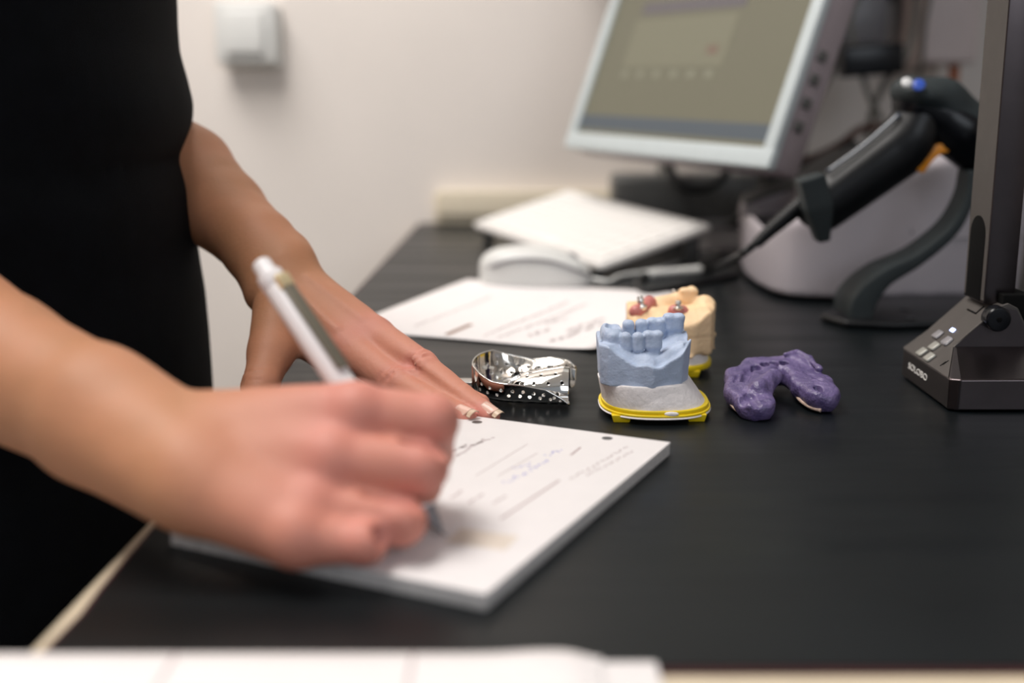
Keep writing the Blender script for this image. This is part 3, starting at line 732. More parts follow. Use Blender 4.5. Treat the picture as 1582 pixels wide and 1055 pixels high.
# ================================================================ BLUE MODEL
def sect(cx_, cy_, a0, b0, a1, b1, z0, z1, n=2.6, sx=0, sy=0):
    def f(X, Y, Z):
        t = np.clip((Z - z0) / (z1 - z0), 0, 1); a = a0 + (a1 - a0) * t; b = b0 + (b1 - b0) * t
        q = ((np.abs(X - cx_ - sx * t) / a) ** n + (np.abs(Y - cy_ - sy * t) / b) ** n) ** (1 / n)
        return np.maximum((q - 1) * np.minimum(a, b), np.maximum(Z - z1, z0 - Z))
    return f
bm_ = thing('dental_cast', (82, 684, 0), 'blue dental model with two rows of teeth on a white plaster base with yellow plate', 'dental model', None)
BC = np.array([76.0, 684.0])
# polygon-walled blue block; the walls follow these corners
def halfplanes(pts):
    H = []
    for i in range(len(pts)):
        a, b = np.array(pts[i], float), np.array(pts[(i + 1) % len(pts)], float); d = b - a; n = np.array([d[1], -d[0]]); n /= np.linalg.norm(n)
        H.append((n, n.dot(a)))
    return H
def polyf(pts, z0, z1, lean=0.0, rnd=0.8):
    H = halfplanes(pts)
    def f(X, Y, Z):
        d = None
        for n, c in H:
            e = X * n[0] + Y * n[1] - c + lean * (z1 - Z)
            if d is None: d = e
            else: hh = np.maximum(rnd - np.abs(d - e), 0) / rnd; d = np.maximum(d, e) + hh * hh * rnd * .25
        return np.maximum(d, np.maximum(Z - z1, z0 - Z))
    return f
bp = [(49, 666), (54, 660), (80, 652.5), (98, 662), (104, 676), (104, 708), (90, 718), (62, 716), (50, 704)]   # counter-clockwise
Fz = Field((40, 642, 8), (114, 728, 68), 0.65)
Fz.fn(polyf(bp, 20.5, 48.5, 0.06), (40, 642, 8), (114, 728, 68))
# upper surface: vestibule carved in front of the teeth, rim high at both sides and low in the middle
def vest(X, Y, Z):
    u = (X - 78) / 26.0
    rimz = 33.5 + 13.5 * np.abs(u) ** 2.2 + 1.0 * np.sin(X / 2.3) * np.exp(-((X - 78) / 14) ** 2)
    # surface rises from the rim inwards to the necks of the teeth
    yf = np.interp(X, [49, 54, 80, 98, 104], [666, 660, 652.5, 662, 676])
    inn = np.clip(Y - yf, 0, 40)
    back = np.clip((Y - 700) / 10., 0, 1)
    surf = rimz + np.clip(inn - 1.5, 0, 8) * 0.55 - 1.6 * np.exp(-((inn - 4.5) / 2.2) ** 2) * (1 - back)
    surf = np.minimum(surf, 44 + 0 * X); surf = np.where(X > 98, np.maximum(surf, 40 + (X - 98) * 1.0), surf)
    surf = surf - 6 * np.exp(-((Y - 686) / 5.0) ** 2) * np.clip((X - 60) / 8, 0, 1) 
    return -(Z - surf)
Fz.fn(vest, (40, 642, 22), (114, 728, 68), k=1.2, sub=True)
def tooth(F, c, wx, wy, h, k=1.0, cusps=1, R=None, groove=0.9):
    x, y, z = c
    F.cap((x - wx * .15, y, z - 6), (x - wx * .12, y, z - h), min(wx, wy) * .42, min(wx, wy) * .36, k=.6)
    F.cap((x + wx * .15, y, z - 6), (x + wx * .12, y, z - h), min(wx, wy) * .42, min(wx, wy) * .36, k=.6)
    F.box((x, y, z - 5.2), (wx / 2 + .1, wy / 2, 5.5), min(wx, wy) * .34, R, k=.35)
    for cxo in np.linspace(-.26, .26, cusps) if cusps > 1 else [0]:
        for cyo in (-.24, .24):
            F.ell((x + cxo * wx, y + cyo * wy, z - 1.3), (wx * .30 / max(1, cusps * .5), wy * .27, 2.0), k=1.1)
    if cusps > 1:
        F.cap((x - wx * .3, y, z + .5), (x + wx * .3, y, z + .5), groove * .8, groove * .8, 1.4, sub=True)
ny_t, fy_t = 669.5, 699.0
zt = 50.5
for u_, w_, hh_, dy in ((948.5, 6.9, 15, 2), (966.5, 6.5, 14, -.3), (985.5, 6.5, 14, -.3), (1009, 10.2, 14, .5)):
    Y_ = ny_t + dy; x_ = (u_ - 791) / FPX * (Y_ * math.cos(PITCH) + (CAMH - 48) * math.sin(PITCH))
    tooth(Fz, (x_, Y_, zt - (1.0 if w_ < 7 else 0.2)), w_, 7.8, hh_, k=.4, cusps=1 if w_ < 8 else 2)
for u_, w_, hh_, dz in ((971, 6.9, 13, 0.3), (991.5, 7.2, 13, 0.8), (1014, 9.9, 13, 1.8), (1041, 11.4, 16, 4.4)):
    Y_ = fy_t; x_ = (u_ - 791) / FPX * (Y_ * math.cos(PITCH) + (CAMH - 48) * math.sin(PITCH))
    tooth(Fz, (x_, Y_, zt + dz), w_, 9.2, hh_, k=.4, cusps=1 if w_ < 8 else 2)
# worn hollow-topped front block joining both rows on the left
Fz.box((58.0, 683, 42.5), (6.4, 12.5, 9.2), 5.0, k=1.5)
Fz.ell((59.0, 684.5, 52.5), (4.9, 9.6, 5.2), k=1.0, sub=True)
for yy_ in (674, 692): Fz.cap((51.8, yy_ , 54), (51.6, yy_, 38), 0.7, 0.7, 1.6, sub=True)
Fz.warp(lambda X, Y, Z: 0.18 * noise3(X, Y, Z, 9, 4) + 0.12 * noise3(X, Y, Z, 4.5, 14))
for (x_, y_) in ((56, 659.2), (66, 656.2), (94, 659.5)): Fz.ell((x_, y_, 22.0), (1.4, 1.2, 1.0), k=.3, sub=True)
Fz.ell((90, 657.6, 27.5), (1.8, 0.8, 1.4), k=.6, sub=True)
blue_o = organic('tooth_cast', Fz, M['blue'], bm_)
Fw = Field((40, 640, 0), (126, 732, 30), 0.9)
Fw.fn(sect(84, 686, 30.5, 33, 26.5, 31, 6, 21.6, 2.5, sx=-7, sy=0), (40, 640, 0), (126, 732, 30))
Fw.warp(lambda X, Y, Z: 0.5 * noise3(X, Y, Z, 22, 6) + .15 * noise3(X, Y, Z, 6, 7))
organic('plaster_base', Fw, M['plaster'], bm_)
def plate(cx_, cy_, a, b, z0, z1, n, m, parent, name, inner=0.0):
    N = 90; R = []
    for k in range(N):
        t = 6.283185 * k / N; c, s_ = math.cos(t), math.sin(t)
        R.append((cx_ + a * abs(c) ** (2 / n) * (1 if c > 0 else -1), cy_ + b * abs(s_) ** (2 / n) * (1 if s_ > 0 else -1)))
    return prism(name, R, z0, z1, m, parent, bev=0.7)
plate(84, 686, 32.6, 35, 4.4, 5.9, 2.5, M['yellow'], bm_, 'yellow_plate')
plate(84, 686, 31.4, 33.8, 5.8, 8.2, 2.5, M['yellow'], bm_, 'plate_rim')
plate(84, 686, 32.8, 35.2, 3.2, 4.5, 2.5, M['plaster'], bm_, 'plaster_rim')
def foot(x, y, parent):
    return prism('foot', [(x - 4.6, y - 3), (x + 4.6, y - 3), (x + 4.6, y + 5), (x - 4.6, y + 5)], 0.0, 4.6, M['yellow'], parent,
                 taper=[(x - 5.8, y - 4), (x + 5.8, y - 4), (x + 5.8, y + 6), (x - 5.8, y + 6)], bev=0.5)
for x_, y_ in ((62.5, 661), (105.5, 662.5), (64, 712), (104, 712)): foot(x_, y_, bm_)
# patches of dried plaster on the plate rim
Fpp = Field((45, 645, 2), (122, 728, 12), 0.7)
for (x_, y_, r_) in ((90, 652.2, 4.5),):
    Fpp.ell((x_, y_, 6.6), (r_, r_ * .25, 1.6), k=1.5)
organic('plaster_smear', Fpp, M['plaster'], bm_)

# ================================================================ TAN MODEL
tn = thing('dental_cast', (105, 795, 0), 'tan dental model with metal implant posts in pink gum, behind the blue model', 'dental model', None)
Tp = [(77, 786), (82, 774), (96, 764), (120, 765), (131, 771), (136, 788), (136, 806), (122, 822), (92, 822), (79, 810)]
Fz = Field((66, 752, 12), (146, 834, 62), 0.7)
Fz.fn(polyf(Tp, 14.5, 50, -0.012), (66, 752, 10), (146, 834, 62))
def ttop(X, Y, Z):
    yf = np.interp(X, [77, 82, 96, 120, 131, 136], [786, 774, 764, 765, 771, 788]); inn = np.clip(Y - yf, 0, 60)
    edge = np.interp(X, [77, 90, 110, 122, 129, 136], [35, 32.5, 33.5, 37, 42, 43])
    rise = np.interp(X, [77, 100, 125, 133], [7.5, 9, 5, 1.5])
    s_ = edge + rise * np.clip(inn / 11., 0, 1) ** .8 + .5 * np.sin(X / 3.5 + Y / 5)
    s_ = s_ - 5.5 * np.exp(-(((X - 92) / 13) ** 2 + ((Y - 781) / 5.5) ** 2)) - 2.5 * np.exp(-(((X - 106) / 8) ** 2 + ((Y - 797) / 6) ** 2))
    return -(Z - s_)
Fz.fn(ttop, (66, 752, 20), (146, 834, 62), k=1.5, sub=True)
tY = 806; tx = lambda u, Y, z=45: (u - 791) / FPX * (Y * math.cos(PITCH) + (CAMH - z) * math.sin(PITCH))
tooth(Fz, (tx(1064, tY), tY, at(1064, 446, tY)[2]), 11, 9, 12, k=.6, cusps=2)
Fz.ell((tx(1068, tY), tY, at(1069, 443, tY)[2] - 2), (3.0, 3.5, 2.5), k=1.5)
Fz.ell((tx(1089, 800), 800, 41), (7.5, 9, 8), k=3)
Fz.cap(at(983, 476, 806), at(1050, 462, 812), 4.5, 5.0, 5)
Fz.cap(at(990, 487, 792), at(1045, 478, 795), 2.6, 2.6, 5)
Fz.ell((135.5, 790, 24), (2, 3, 2), k=.5)
Fz.warp(lambda X, Y, Z: 0.25 * noise3(X, Y, Z, 11, 9) + .15 * noise3(X, Y, Z, 5, 19) + .25 * (np.abs(Z - 26.5) < .8) + .9 * np.clip((17 - Z) / 3, 0, 1) * (np.sin(X / 1.9) + np.sin(Y / 2.1)))
organic('tooth_cast', Fz, M['tan'], tn)
def gum(pts, r):
    F = Field(np.min(pts, 0) - r - 3, np.max(pts, 0) + r + 3, 0.6)
    for i in range(len(pts) - 1): F.cap(pts[i], pts[i + 1], r, r, 2)
    F.warp(lambda X, Y, Z: .2 * noise3(X, Y, Z, 6, 2)); return organic('gum_mask', F, M['gum'], tn)
def squash(p, dz): p = p.copy(); p[2] += dz; return p
gum([squash(at(983, 482, 788), 0), squash(at(994, 478, 793), 0), squash(at(1003, 468, 802), 0)], 5.0)
gum([squash(at(1042, 479, 781), -1), squash(at(1054, 480, 781), -1)], 4.6)
gum([squash(at(1040, 461, 818), -2), squash(at(1049, 461, 818), -2)], 3.0)
def abut(p0, p1, s=1.0):
    a = p1 - p0; L = np.linalg.norm(a)
    lathe('implant_post', [(0, 2.4 * s), (L * .12, 2.6 * s), (L * .18, 3.3 * s), (L * .26, 3.3 * s), (L * .32, 1.7 * s), (L * .5, 1.7 * s), (L * .55, 2.1 * s), (L * .75, 2.1 * s), (L * .8, 1.3 * s), (L * .86, 1.9 * s), (L * .97, 1.6 * s), (L, .6 * s)], p0, a, M['steel'], tn, 24)
abut(at(993, 479, 788), at(988, 457, 789), 1.15)
abut(at(1048, 478, 778), at(1048, 464, 778), 1.1)
abut(at(1041.5, 460, 817), at(1041.5, 447, 818), .95)
Fw = Field((66, 750, 0), (146, 836, 20), 1.0)
Fw.fn(sect(104, 794, 29, 31, 27, 29, 6, 16.5, 2.5), (66, 750, 0), (146, 836, 20)); Fw.warp(lambda X, Y, Z: .5 * noise3(X, Y, Z, 20, 3))
organic('plaster_base', Fw, M['plaster'], tn)
plate(104, 794, 30.5, 32.5, 4.2, 8.0, 2.5, M['yellow'], tn, 'yellow_plate')
for x_, y_ in ((118, 768), (88, 770), (118, 820), (90, 820)): foot(x_, y_, tn)

# ================================================================ PURPLE IMPRESSION
im = thing('dental_impression', (166, 700, 0), 'purple horseshoe-shaped dental impression lying right of the blue model', 'dental impression')
def gz(u, v, z): return ground(u, v, z)
Fz = Field((118, 645, -3), (212, 765, 34), 0.65)
path = [np.array(q, float) for q in ((141, 669, 8), (140, 690, 10), (145, 713, 12), (156, 730, 13), (169, 736, 14), (178, 722, 13), (181, 702, 11), (183, 684, 9))]
rad_ = [11.5, 13, 13.5, 11.5, 9.5, 10, 11.5, 10.5]
for a, b, ra, rb in zip(path[:-1], path[1:], rad_[:-1], rad_[1:]): Fz.cap(a, b, ra, rb, 5)
fl_ = gz(1221, 549, 20); Fz.cap(gz(1220, 557, 17), gz(1250, 573, 14), 4.2, 5, 4)   # thin raised flange at the back
def flat(X, Y, Z): return -(Z - (11.5 + 0.105 * (Y - 660) + 1.1 * np.sin(X / 7.) * np.sin(Y / 9.) + 4.0 * np.exp(-((X - 184) / 9) ** 2 - ((Y - 733) / 9) ** 2)))
Fz.fn(flat, (118, 640, 0), (212, 770, 34), k=2.5, sub=True)
def ip(u, v):      # point on the sloping top of the impression
    c = np.array([0, 0, CAMH]); d = at(u, v, 600.) - c; t = (11.5 - 0.105 * 660 - CAMH) / (d[2] - 0.105 * d[1]); return c + d * t
for u_, v_, r_ in ((1168, 566, 3.0), (1182, 563, 3.0), (1196, 562, 2.9), (1211, 562, 3.1)):
    Fz.ell(ip(u_, v_) + (0, 0, -1), (r_, r_ * 1.7, 6.0), k=.6, sub=True)
for a, b, r_ in (((1158, 568), (1150, 590), 3.0), ((1146, 619), (1158, 610), 3.4), ((1158, 610), (1170, 624), 3.4), ((1157, 598), (1163, 603), 1.5), ((1135, 590), (1140, 580), 1.2)):
    Fz.cap(ip(*a), ip(*b), r_, r_ * .8, 1.2, sub=True)
Fz.ell(ip(1264, 600), (2.5, 4.6, 6), k=.6, sub=True)
Fz.cap(ip(1240, 570) + (0, 0, 2), ip(1268, 590) + (0, 0, 1), 1.5, .9, 2, sub=True); Fz.cap(ip(1222, 556) + (0, 0, 3), ip(1246, 568) + (0, 0, 2), 2.0, 1.2, 2.5, sub=True)
for a, b in (((1213, 553), (1232, 549)), ((1232, 549), (1250, 558)), ((1250, 558), (1266, 574))): Fz.cap(ip(*a) + (0, 0, 2), ip(*b) + (0, 0, 1.5), 1.7, 1.9, 1.5)
Fz.cap(ip(1172, 602) + (0, 0, .8), ip(1196, 585) + (0, 0, 1), 5, 5, 5)
Fz.fn(lambda X, Y, Z: Z - 0.3, (118, 640, -3), (212, 778, 3), k=.5, sub=True)
Fz.warp(lambda X, Y, Z: .55 * noise3(X, Y, Z, 17, 21) + .3 * noise3(X, Y, Z, 7, 22))
organic('impression_body', Fz, M['violet'], im)
def shell(pts, r, name='tray_rim'):
    v, f = tubemesh(spline(pts, 8), r, 10); o = mesh(name, v, f, M['violetdark'], im); return o
shell([(129.6, 698, 6), (129.2, 686, 4.5), (131, 673, 3.2), (135, 664, 2.4)], 1.1)
shell([(171.5, 703, 6), (172.6, 692, 4), (175.6, 681, 3), (180.5, 675.5, 2.4)], 1.3)

# ================================================================ DOCUMENT CAMERA STAND
dc = thing('document_camera', (300, 740, 0), 'dark bronze document camera stand with silver buttons at the right edge', 'document camera')
yf_, yb_ = 683., 768.
V = [(257, yf_, 1), (262, yf_ - 3.5, 1), (430, yf_ - 3.5, 1), (430, 830, 1), (257, 830, 1),
     (257, yf_, 19.5), (262.5, yf_ - 3.5, 19.8), (430, yf_ - 3.5, 20.5), (430, 830, 24), (257, 830, 19.5),
     (272, 719, 31), (430, 719, 31), (430, 830, 31), (272, 830, 31)]
F = [(0, 4, 3, 2, 1), (0, 1, 6, 5), (1, 2, 7, 6), (2, 3, 8, 7), (3, 4, 9, 8), (4, 0, 5, 9), (5, 6, 10), (6, 7, 11, 10), (7, 8, 12, 11), (5, 10, 13, 9), (8, 9, 13, 12), (10, 11, 12, 13)]
F = [f[::-1] if False else f for f in F]
# cut the block at the back edge of the panel
V = [(x, min(y, yb_) if x < 280 else y, z) for x, y, z in V]
bs = mesh('base', V, F, M['bronze'], dc, smooth=False); bevel(bs, 1.0, 3, 20)
# control panel (inclined) with its raised arm
pn = [(256.5, 19.6), (271.5, 31.2), (297.5, 56.0), (303, 58.0), (309, 55), (322, 31), (322, 22), (258, 18.8)]
Vp = []; 
yn = [683.5, 719, 719, 719, 719, 719, 719, 719]
prismV = [(x, y, z) for (x, z), y in zip(pn, yn)] + [(x, yb_, z) for (x, z) in pn]
n = len(pn)
Fp_ = [tuple(range(n)), tuple(range(2 * n - 1, n - 1, -1))] + [(i, i + n, (i + 1) % n + n, (i + 1) % n) for i in range(n)]
# panel skin on the base slope
pa = mesh('panel_arm', prismV, Fp_, M['bronzetop'], dc, smooth=False); bevel(pa, 0.5, 2, 25)
mesh('panel_side', [(271.8, 718.6, 31), (297.5, 718.6, 55.4), (308, 718.6, 54), (321, 718.6, 31), (271.8, 718.9, 31), (297.5, 718.9, 55.4), (308, 718.9, 54), (321, 718.9, 31)],
     [(0, 1, 2, 3)[::-1], (4, 5, 6, 7), (0, 4, 5, 1), (1, 5, 6, 2), (2, 6, 7, 3), (3, 7, 4, 0)], M['bronze'], dc, smooth=False)
# local frame of the inclined panel
pe = np.array([297.5 - 271.5, 0, 56 - 31.2]); pe /= np.linalg.norm(pe); pnrm = np.array([-pe[2], 0, pe[0]]); RPn = np.stack([pe, np.array([0, 1., 0]), pnrm], 1)
pe2 = np.array([271.5 - 256.5, 0, 31.2 - 19.6]); pe2 /= np.linalg.norm(pe2); pn2 = np.array([-pe2[2], 0, pe2[0]]); RPl = np.stack([pe2, np.array([0, 1., 0]), pn2], 1)
def onpanel(u, v, upper=False):
    P0, nn = (np.array([271.5, 719, 31.2]), pnrm) if upper else (np.array([256.5, 719, 19.6]), pn2)
    c0 = at(u, v, 600.); c = np.array([0, 0, CAMH]); d = c0 - c; t = (P0 - c).dot(nn) / d.dot(nn); return c + d * t
for i, (u, v) in enumerate(((1425, 545), (1437, 553), (1444, 536), (1450, 518), (1464, 528))):
    up_ = False; c = onpanel(u, v, up_)
    b_ = box('button', c, RPl, (-3.4, -4.3, -0.3), (3.4, 4.3, 1.8), M['key'] if i < 3 else M['greym'], dc, bev=1.2)
cl = onpanel(1472, 510, True); box('status_light', cl, RPn, (-1.3, -2.8, -.2), (1.3, 2.8, 0.5), M['led'], dc, bev=.4)['label'] = 'glowing blue-white status light'
for du in (0, 4): c = onpanel(1457 + du, 562 - du * .4); box('panel_mark', c, RPl, (-2.2, -.4, -.1), (2.2, .4, .25), M['slot'], dc, bev=0)
c = onpanel(1507, 476, True)
for (lo, hi) in (((-3.6, -7.5, -.1), (-2.6, 7, .5)), ((-3.6, -7.8, -.1), (3.5, -6.8, .5))): box('panel_mark', c, RPn, lo, hi, M['slot'], dc, bev=0)
# hinge knob and post
kc = at(1544, 494, 712)
lathe('hinge_knob', [(0, 6.8), (1.2, 7.7), (9, 7.7), (10, 7.2)], kc, (0, 1, 0), M['gloss'], dc, 40)
lathe('knob_screw', [(-.6, 1.6), (0.2, 1.6)], kc, (0, 1, 0), M['slot'], dc)
box('hinge_block', (309, 740, 50), I3, (-9, -19, -8), (9, 19, 13), M['slot'], dc, bev=1)
x0_ = at(1520, 468, 728)[0]; x1_ = at(1567, 468, 728)[0]; zb_ = at(1540, 470, 728)[2]
PW = x1_ - x0_
box('post', (x0_, 728, zb_), I3, (0, 0, 0), (PW, 34, 330), M['bronze'], dc, bev=0.7)
def slotpoly(w_, h_): return [(0, 0), (w_, 0)] + [(w_ / 2 + w_ / 2 * math.cos(a), h_ + w_ / 2 * math.sin(a)) for a in np.linspace(0, math.pi, 14)]
RSl = np.stack([np.array([0, 1., 0]), np.array([0, 0, 1.]), np.array([1., 0, 0])], 1)
prism('post_slot', slotpoly(24, 40), -0.5, 0.4, M['slot'], dc, o=(x0_, 734, zb_ + 1), R=RSl, bev=.2)
box('post_side', (x0_, 728, zb_), I3, (-0.12, 0.8, 2), (0.3, 33.2, 329), M['bronzetop'], dc, bev=0)
bpy.data.objects['post_side'].name = 'post_side_panel'
box('camera_arm', (x0_ + PW / 2, 745, zb_ + 330), I3, (-100, -12, -4), (12, 12, 12), M['bronze'], dc, bev=3)
lathe('camera_head', [(0, 14), (2, 18), (26, 18), (28, 15)], (x0_ - 95, 745, zb_ + 318), (0, 0, 1), M['bronze'], dc)
# lettering on the left side
cu = bpy.data.curves.new('lettering', 'FONT'); cu.body = 'SOLOBO'; cu.size = 0.0058; cu.extrude = 0.00012; cu.offset = 0.00002; cu.align_x = 'CENTER'; cu.align_y = 'CENTER'
to = bpy.data.objects.new('lettering_tmp', cu); sc.collection.objects.link(to)
to.matrix_world = Matrix(((0, 0, -1, 0), (-1, 0, 0, 0), (0, 1, 0, 0), (0, 0, 0, 1)))
bpy.context.view_layer.update()
me = bpy.data.meshes.new_from_object(to.evaluated_get(bpy.context.evaluated_depsgraph_get()))
V = np.array([to.matrix_world @ v.co for v in me.vertices]) * 1000; V[:, 1] *= 1.0
span = V[:, 1].max() - V[:, 1].min()
# text: side face x=257, from y near the far end to the near end
ya_, yb2_ = 756., 721.
V[:, 1] = (V[:, 1] - V[:, 1].mean()) * ((ya_ - yb2_) / span) + (ya_ + yb2_) / 2
V[:, 2] += 10.5; V[:, 0] += 256.9
mesh('lettering', V, [tuple(p.vertices) for p in me.polygons], mat('white_lettering', (0.75, 0.73, 0.70), 0.5, var=.01), dc, smooth=False)
bpy.data.objects.remove(to)

# ================================================================ BARCODE SCANNER AND ITS STAND
SY = 960.0
st = thing('scanner_stand', (320, 980, 0), 'curved black stand arm with a flat foot holding the barcode scanner', 'stand')
def ribbon(name, ctrl, wd, th, m, parent, mm=10):
    P = spline(ctrl, mm); V = []; F = []; n = len(P); T = np.gradient(P, axis=0)
    wd = np.interp(np.linspace(0, 1, n), np.linspace(0, 1, len(wd)), wd); th = np.interp(np.linspace(0, 1, n), np.linspace(0, 1, len(th)), th)
    for i in range(n):
        t = T[i] / np.linalg.norm(T[i]); s_ = np.array([0, 1., 0]); nn = np.cross(t, s_); nn /= np.linalg.norm(nn)
        for a, b in ((-1, -1), (1, -1), (1, 1), (-1, 1)): V.append(P[i] + s_ * a * wd[i] / 2 + nn * b * th[i] / 2)
        if i:
            for k in range(4): F.append(((i - 1) * 4 + k, (i - 1) * 4 + (k + 1) % 4, i * 4 + (k + 1) % 4, i * 4 + k))
    F += [(3, 2, 1, 0), (n * 4 - 4, n * 4 - 3, n * 4 - 2, n * 4 - 1)]
    o = mesh(name, V, F, m, parent); bevel(o, 1.8, 3, 50); return o
ribbon('arm', [at(1495, 262, SY), at(1488, 305, SY), at(1462, 352, SY), at(1410, 395, SY), at(1355, 425, SY), at(1322, 462, SY), at(1316, 505, SY)],
       [26, 30, 34, 38, 44, 50, 56], [7, 8, 9, 10, 14, 20, 16], M['blackrubber'], st)
ft = thing if False else None
prism('foot_plate', [(250, 955), (262, 925), (300, 918), (420, 940), (440, 985), (425, 1045), (345, 1042), (290, 1010)], 0.2, 7, M['blackplastic'], st, bev=3)
for (u, v) in ((1398, 478), (1406, 492)):
    c = gz(u, v, 7.2); lathe('screw_cap', [(0, 4), (1, 4), (1.2, 3)], (c[0], c[1], 6.8), (0, 0, 1), M['gloss'], st)
ribbon('cup', [at(1250, 272, SY - 22), at(1262, 320, SY - 22), at(1270, 372, SY - 22)], [24, 24, 18], [20, 21, 9], M['blackrubber'], st)

scn = thing('barcode_scanner', (300, 985, 60), 'black handheld barcode scanner with an orange trigger resting in its stand', 'barcode scanner')
Fz = Field((215, 915, 70), (390, 1010, 215), 1.6)
SC = SY + 8
Fz.cap(at(1262, 318, SC), at(1405, 212, SC), 18, 21, 4)
Fz.cap(at(1276, 326, SC), at(1400, 236, SC), 16, 18, 5)
Fz.cap(at(1405, 212, SC), at(1420, 180, SC), 19, 20, 8)
organic('handle', Fz, M['blackplastic'], scn)
Fz = Field((280, 910, 90), (420, 1025, 230), 1.6)
Fz.cap(at(1420, 160, SC), at(1485, 195, SC), 21, 22, 8); Fz.cap(at(1480, 205, SC), at(1512, 250, SC), 22, 14, 8)
Fz.fn(lambda X, Y, Z: -(Z - (np.interp(X, [290, 320, 360, 420], [196, 184, 165, 120]))), (280, 910, 90), (420, 1025, 230), k=3, sub=True)
organic('nose', Fz, M['gloss'], scn)
Fz = Field((280, 905, 90), (430, 1030, 240), 1.6)
Fz.cap(at(1405, 142, SC), at(1455, 160, SC), 12, 19, 8); Fz.cap(at(1450, 160, SC), at(1512, 212, SC), 19, 22, 8); Fz.ell(at(1420, 148, SC), (22, 27, 12), frame(0, 0, .25), k=8)
organic('head_cover', Fz, M['blackrubber'], scn)
ribbon('trigger', [at(1462, 226, SC - 2), at(1440, 231, SC - 2), at(1424, 246, SC - 2), at(1415, 264, SC - 2)], [22, 24, 24, 20], [6, 9, 9, 7], M['orange'], scn)['label'] = 'orange trigger'
bd = at(1411, 130, SC - 26)
ob = lathe('badge', [(0, 5), (1.5, 5), (2, 4)], bd + (4, 0, -1), (-.25, -1, .55), M['bluedecal'], scn); ob['label'] = 'round blue badge'
lathe('badge', [(0, 4), (1.5, 4), (2, 3)], bd + (-5, 1, 1), (-.25, -1, .55), M['whitedecal'], scn)['label'] = 'white badge'
tube('side_highlight_strip', [at(1278, 265, SC - 12), at(1335, 224, SC - 13), at(1390, 176, SC - 13)], 1.6, mat('highlight_gloss', (0.03, 0.045, 0.07), 0.22, var=.02, spec=1.0), scn)  # bluish glossy strip added to draw the highlight along the handle
bpy.data.objects['side_highlight_strip'].name = 'handle_highlight'
# strain relief with ribs, then cable
sr = spline([at(1243, 312, SY), at(1215, 335, SY), at(1188, 358, SY), at(1168, 377, SY)], 14)
v, f = tubemesh(sr, [7.2 - 3.0 * i / (len(sr) - 1) + (0.8 if i % 3 == 0 else 0) for i in range(len(sr))], 16)
mesh('strain_relief', v, f, M['blackplastic'], scn)
tube('cable', [at(1170, 375, SY), at(1140, 396, SY + 5), gz(1105, 412, 9), gz(1085, 417, 4.5), gz(1040, 421, 4), gz(1000, 425, 4), gz(985, 433, 4), gz(990, 447, 3.5), gz(1010, 450, 3.5), gz(1060, 440, 3.5), gz(1140, 424, 3.5)], 3.1, M['blackplastic'], scn)
tube('cable_label', [gz(1002, 424.5, 4.2), gz(1045, 420.5, 4.2), gz(1082, 417, 4.8)], 4.6, M['whiteplastic'], scn)['label'] = 'white paper label wrapped on the cable'

# ================================================================ LABEL PRINTER
pr = thing('label_printer', (330, 1130, 0), 'rounded grey-white desktop printer behind the barcode scanner', 'printer')
Fz = Field((205, 1020, -3), (470, 1340, 150), 3.0)
PPb = [(222, 1125), (238, 1048), (262, 1034), (460, 1052), (466, 1285), (240, 1275)]
H0 = polyf(PPb, 1, 150, 0.0, 22)
def prf(X, Y, Z):
    top = np.interp(X, [215, 240, 275, 300, 335, 400], [66, 72, 84, 96, 118, 134])
    d = H0(X, Y, Z) - (Z - 60) * 0.05
    r = 10.; hh = np.maximum(r - np.abs(d - (Z - top)), 0) / r
    return np.maximum(np.maximum(d, Z - top) + hh * hh * r * .25, 1 - Z)
Fz.fn(prf, (205, 1020, -3), (470, 1340, 150))
Fz.box((258, 1140, 80), (27, 74, 24), 8, k=3, sub=True)
organic('body', Fz, M['lav'], pr)
Fz = Field((205, 1030, 40), (400, 1340, 150), 3.0)
H1 = polyf([(226, 1130), (240, 1056), (262, 1043), (340, 1052), (360, 1280), (240, 1270)], 1, 150, 0, 20)
Fz.fn(lambda X, Y, Z: np.maximum(H1(X, Y, Z), np.abs(Z - (np.interp(X, [215, 240, 275, 300, 335, 400], [66, 72, 84, 96, 118, 134]) + 0.5)) - 2.5), (205, 1030, 40), (400, 1340, 150))
Fz.box((257, 1140, 86), (24, 70, 24), 8, k=2, sub=True)
organic('top_cover', Fz, M['greyd'], pr)['label'] = 'dark grey top cover around the opening'
box('paper_well', (257, 1140, 60), I3, (-25, -72, -4), (25, 72, 0), M['gloss'], pr, bev=2)
v0 = at(1385, 285, 1040); v1 = at(1412, 362, 1038)
tube('seam', [(v0[0], 1044, v0[2]), (v1[0], 1042, v1[2])], 0.7, M['greym'], pr, m=2)
tube('seam', [(v1[0] + 20, 1044, 56), (455, 1050, 58)], 0.7, M['greym'], pr, m=2)

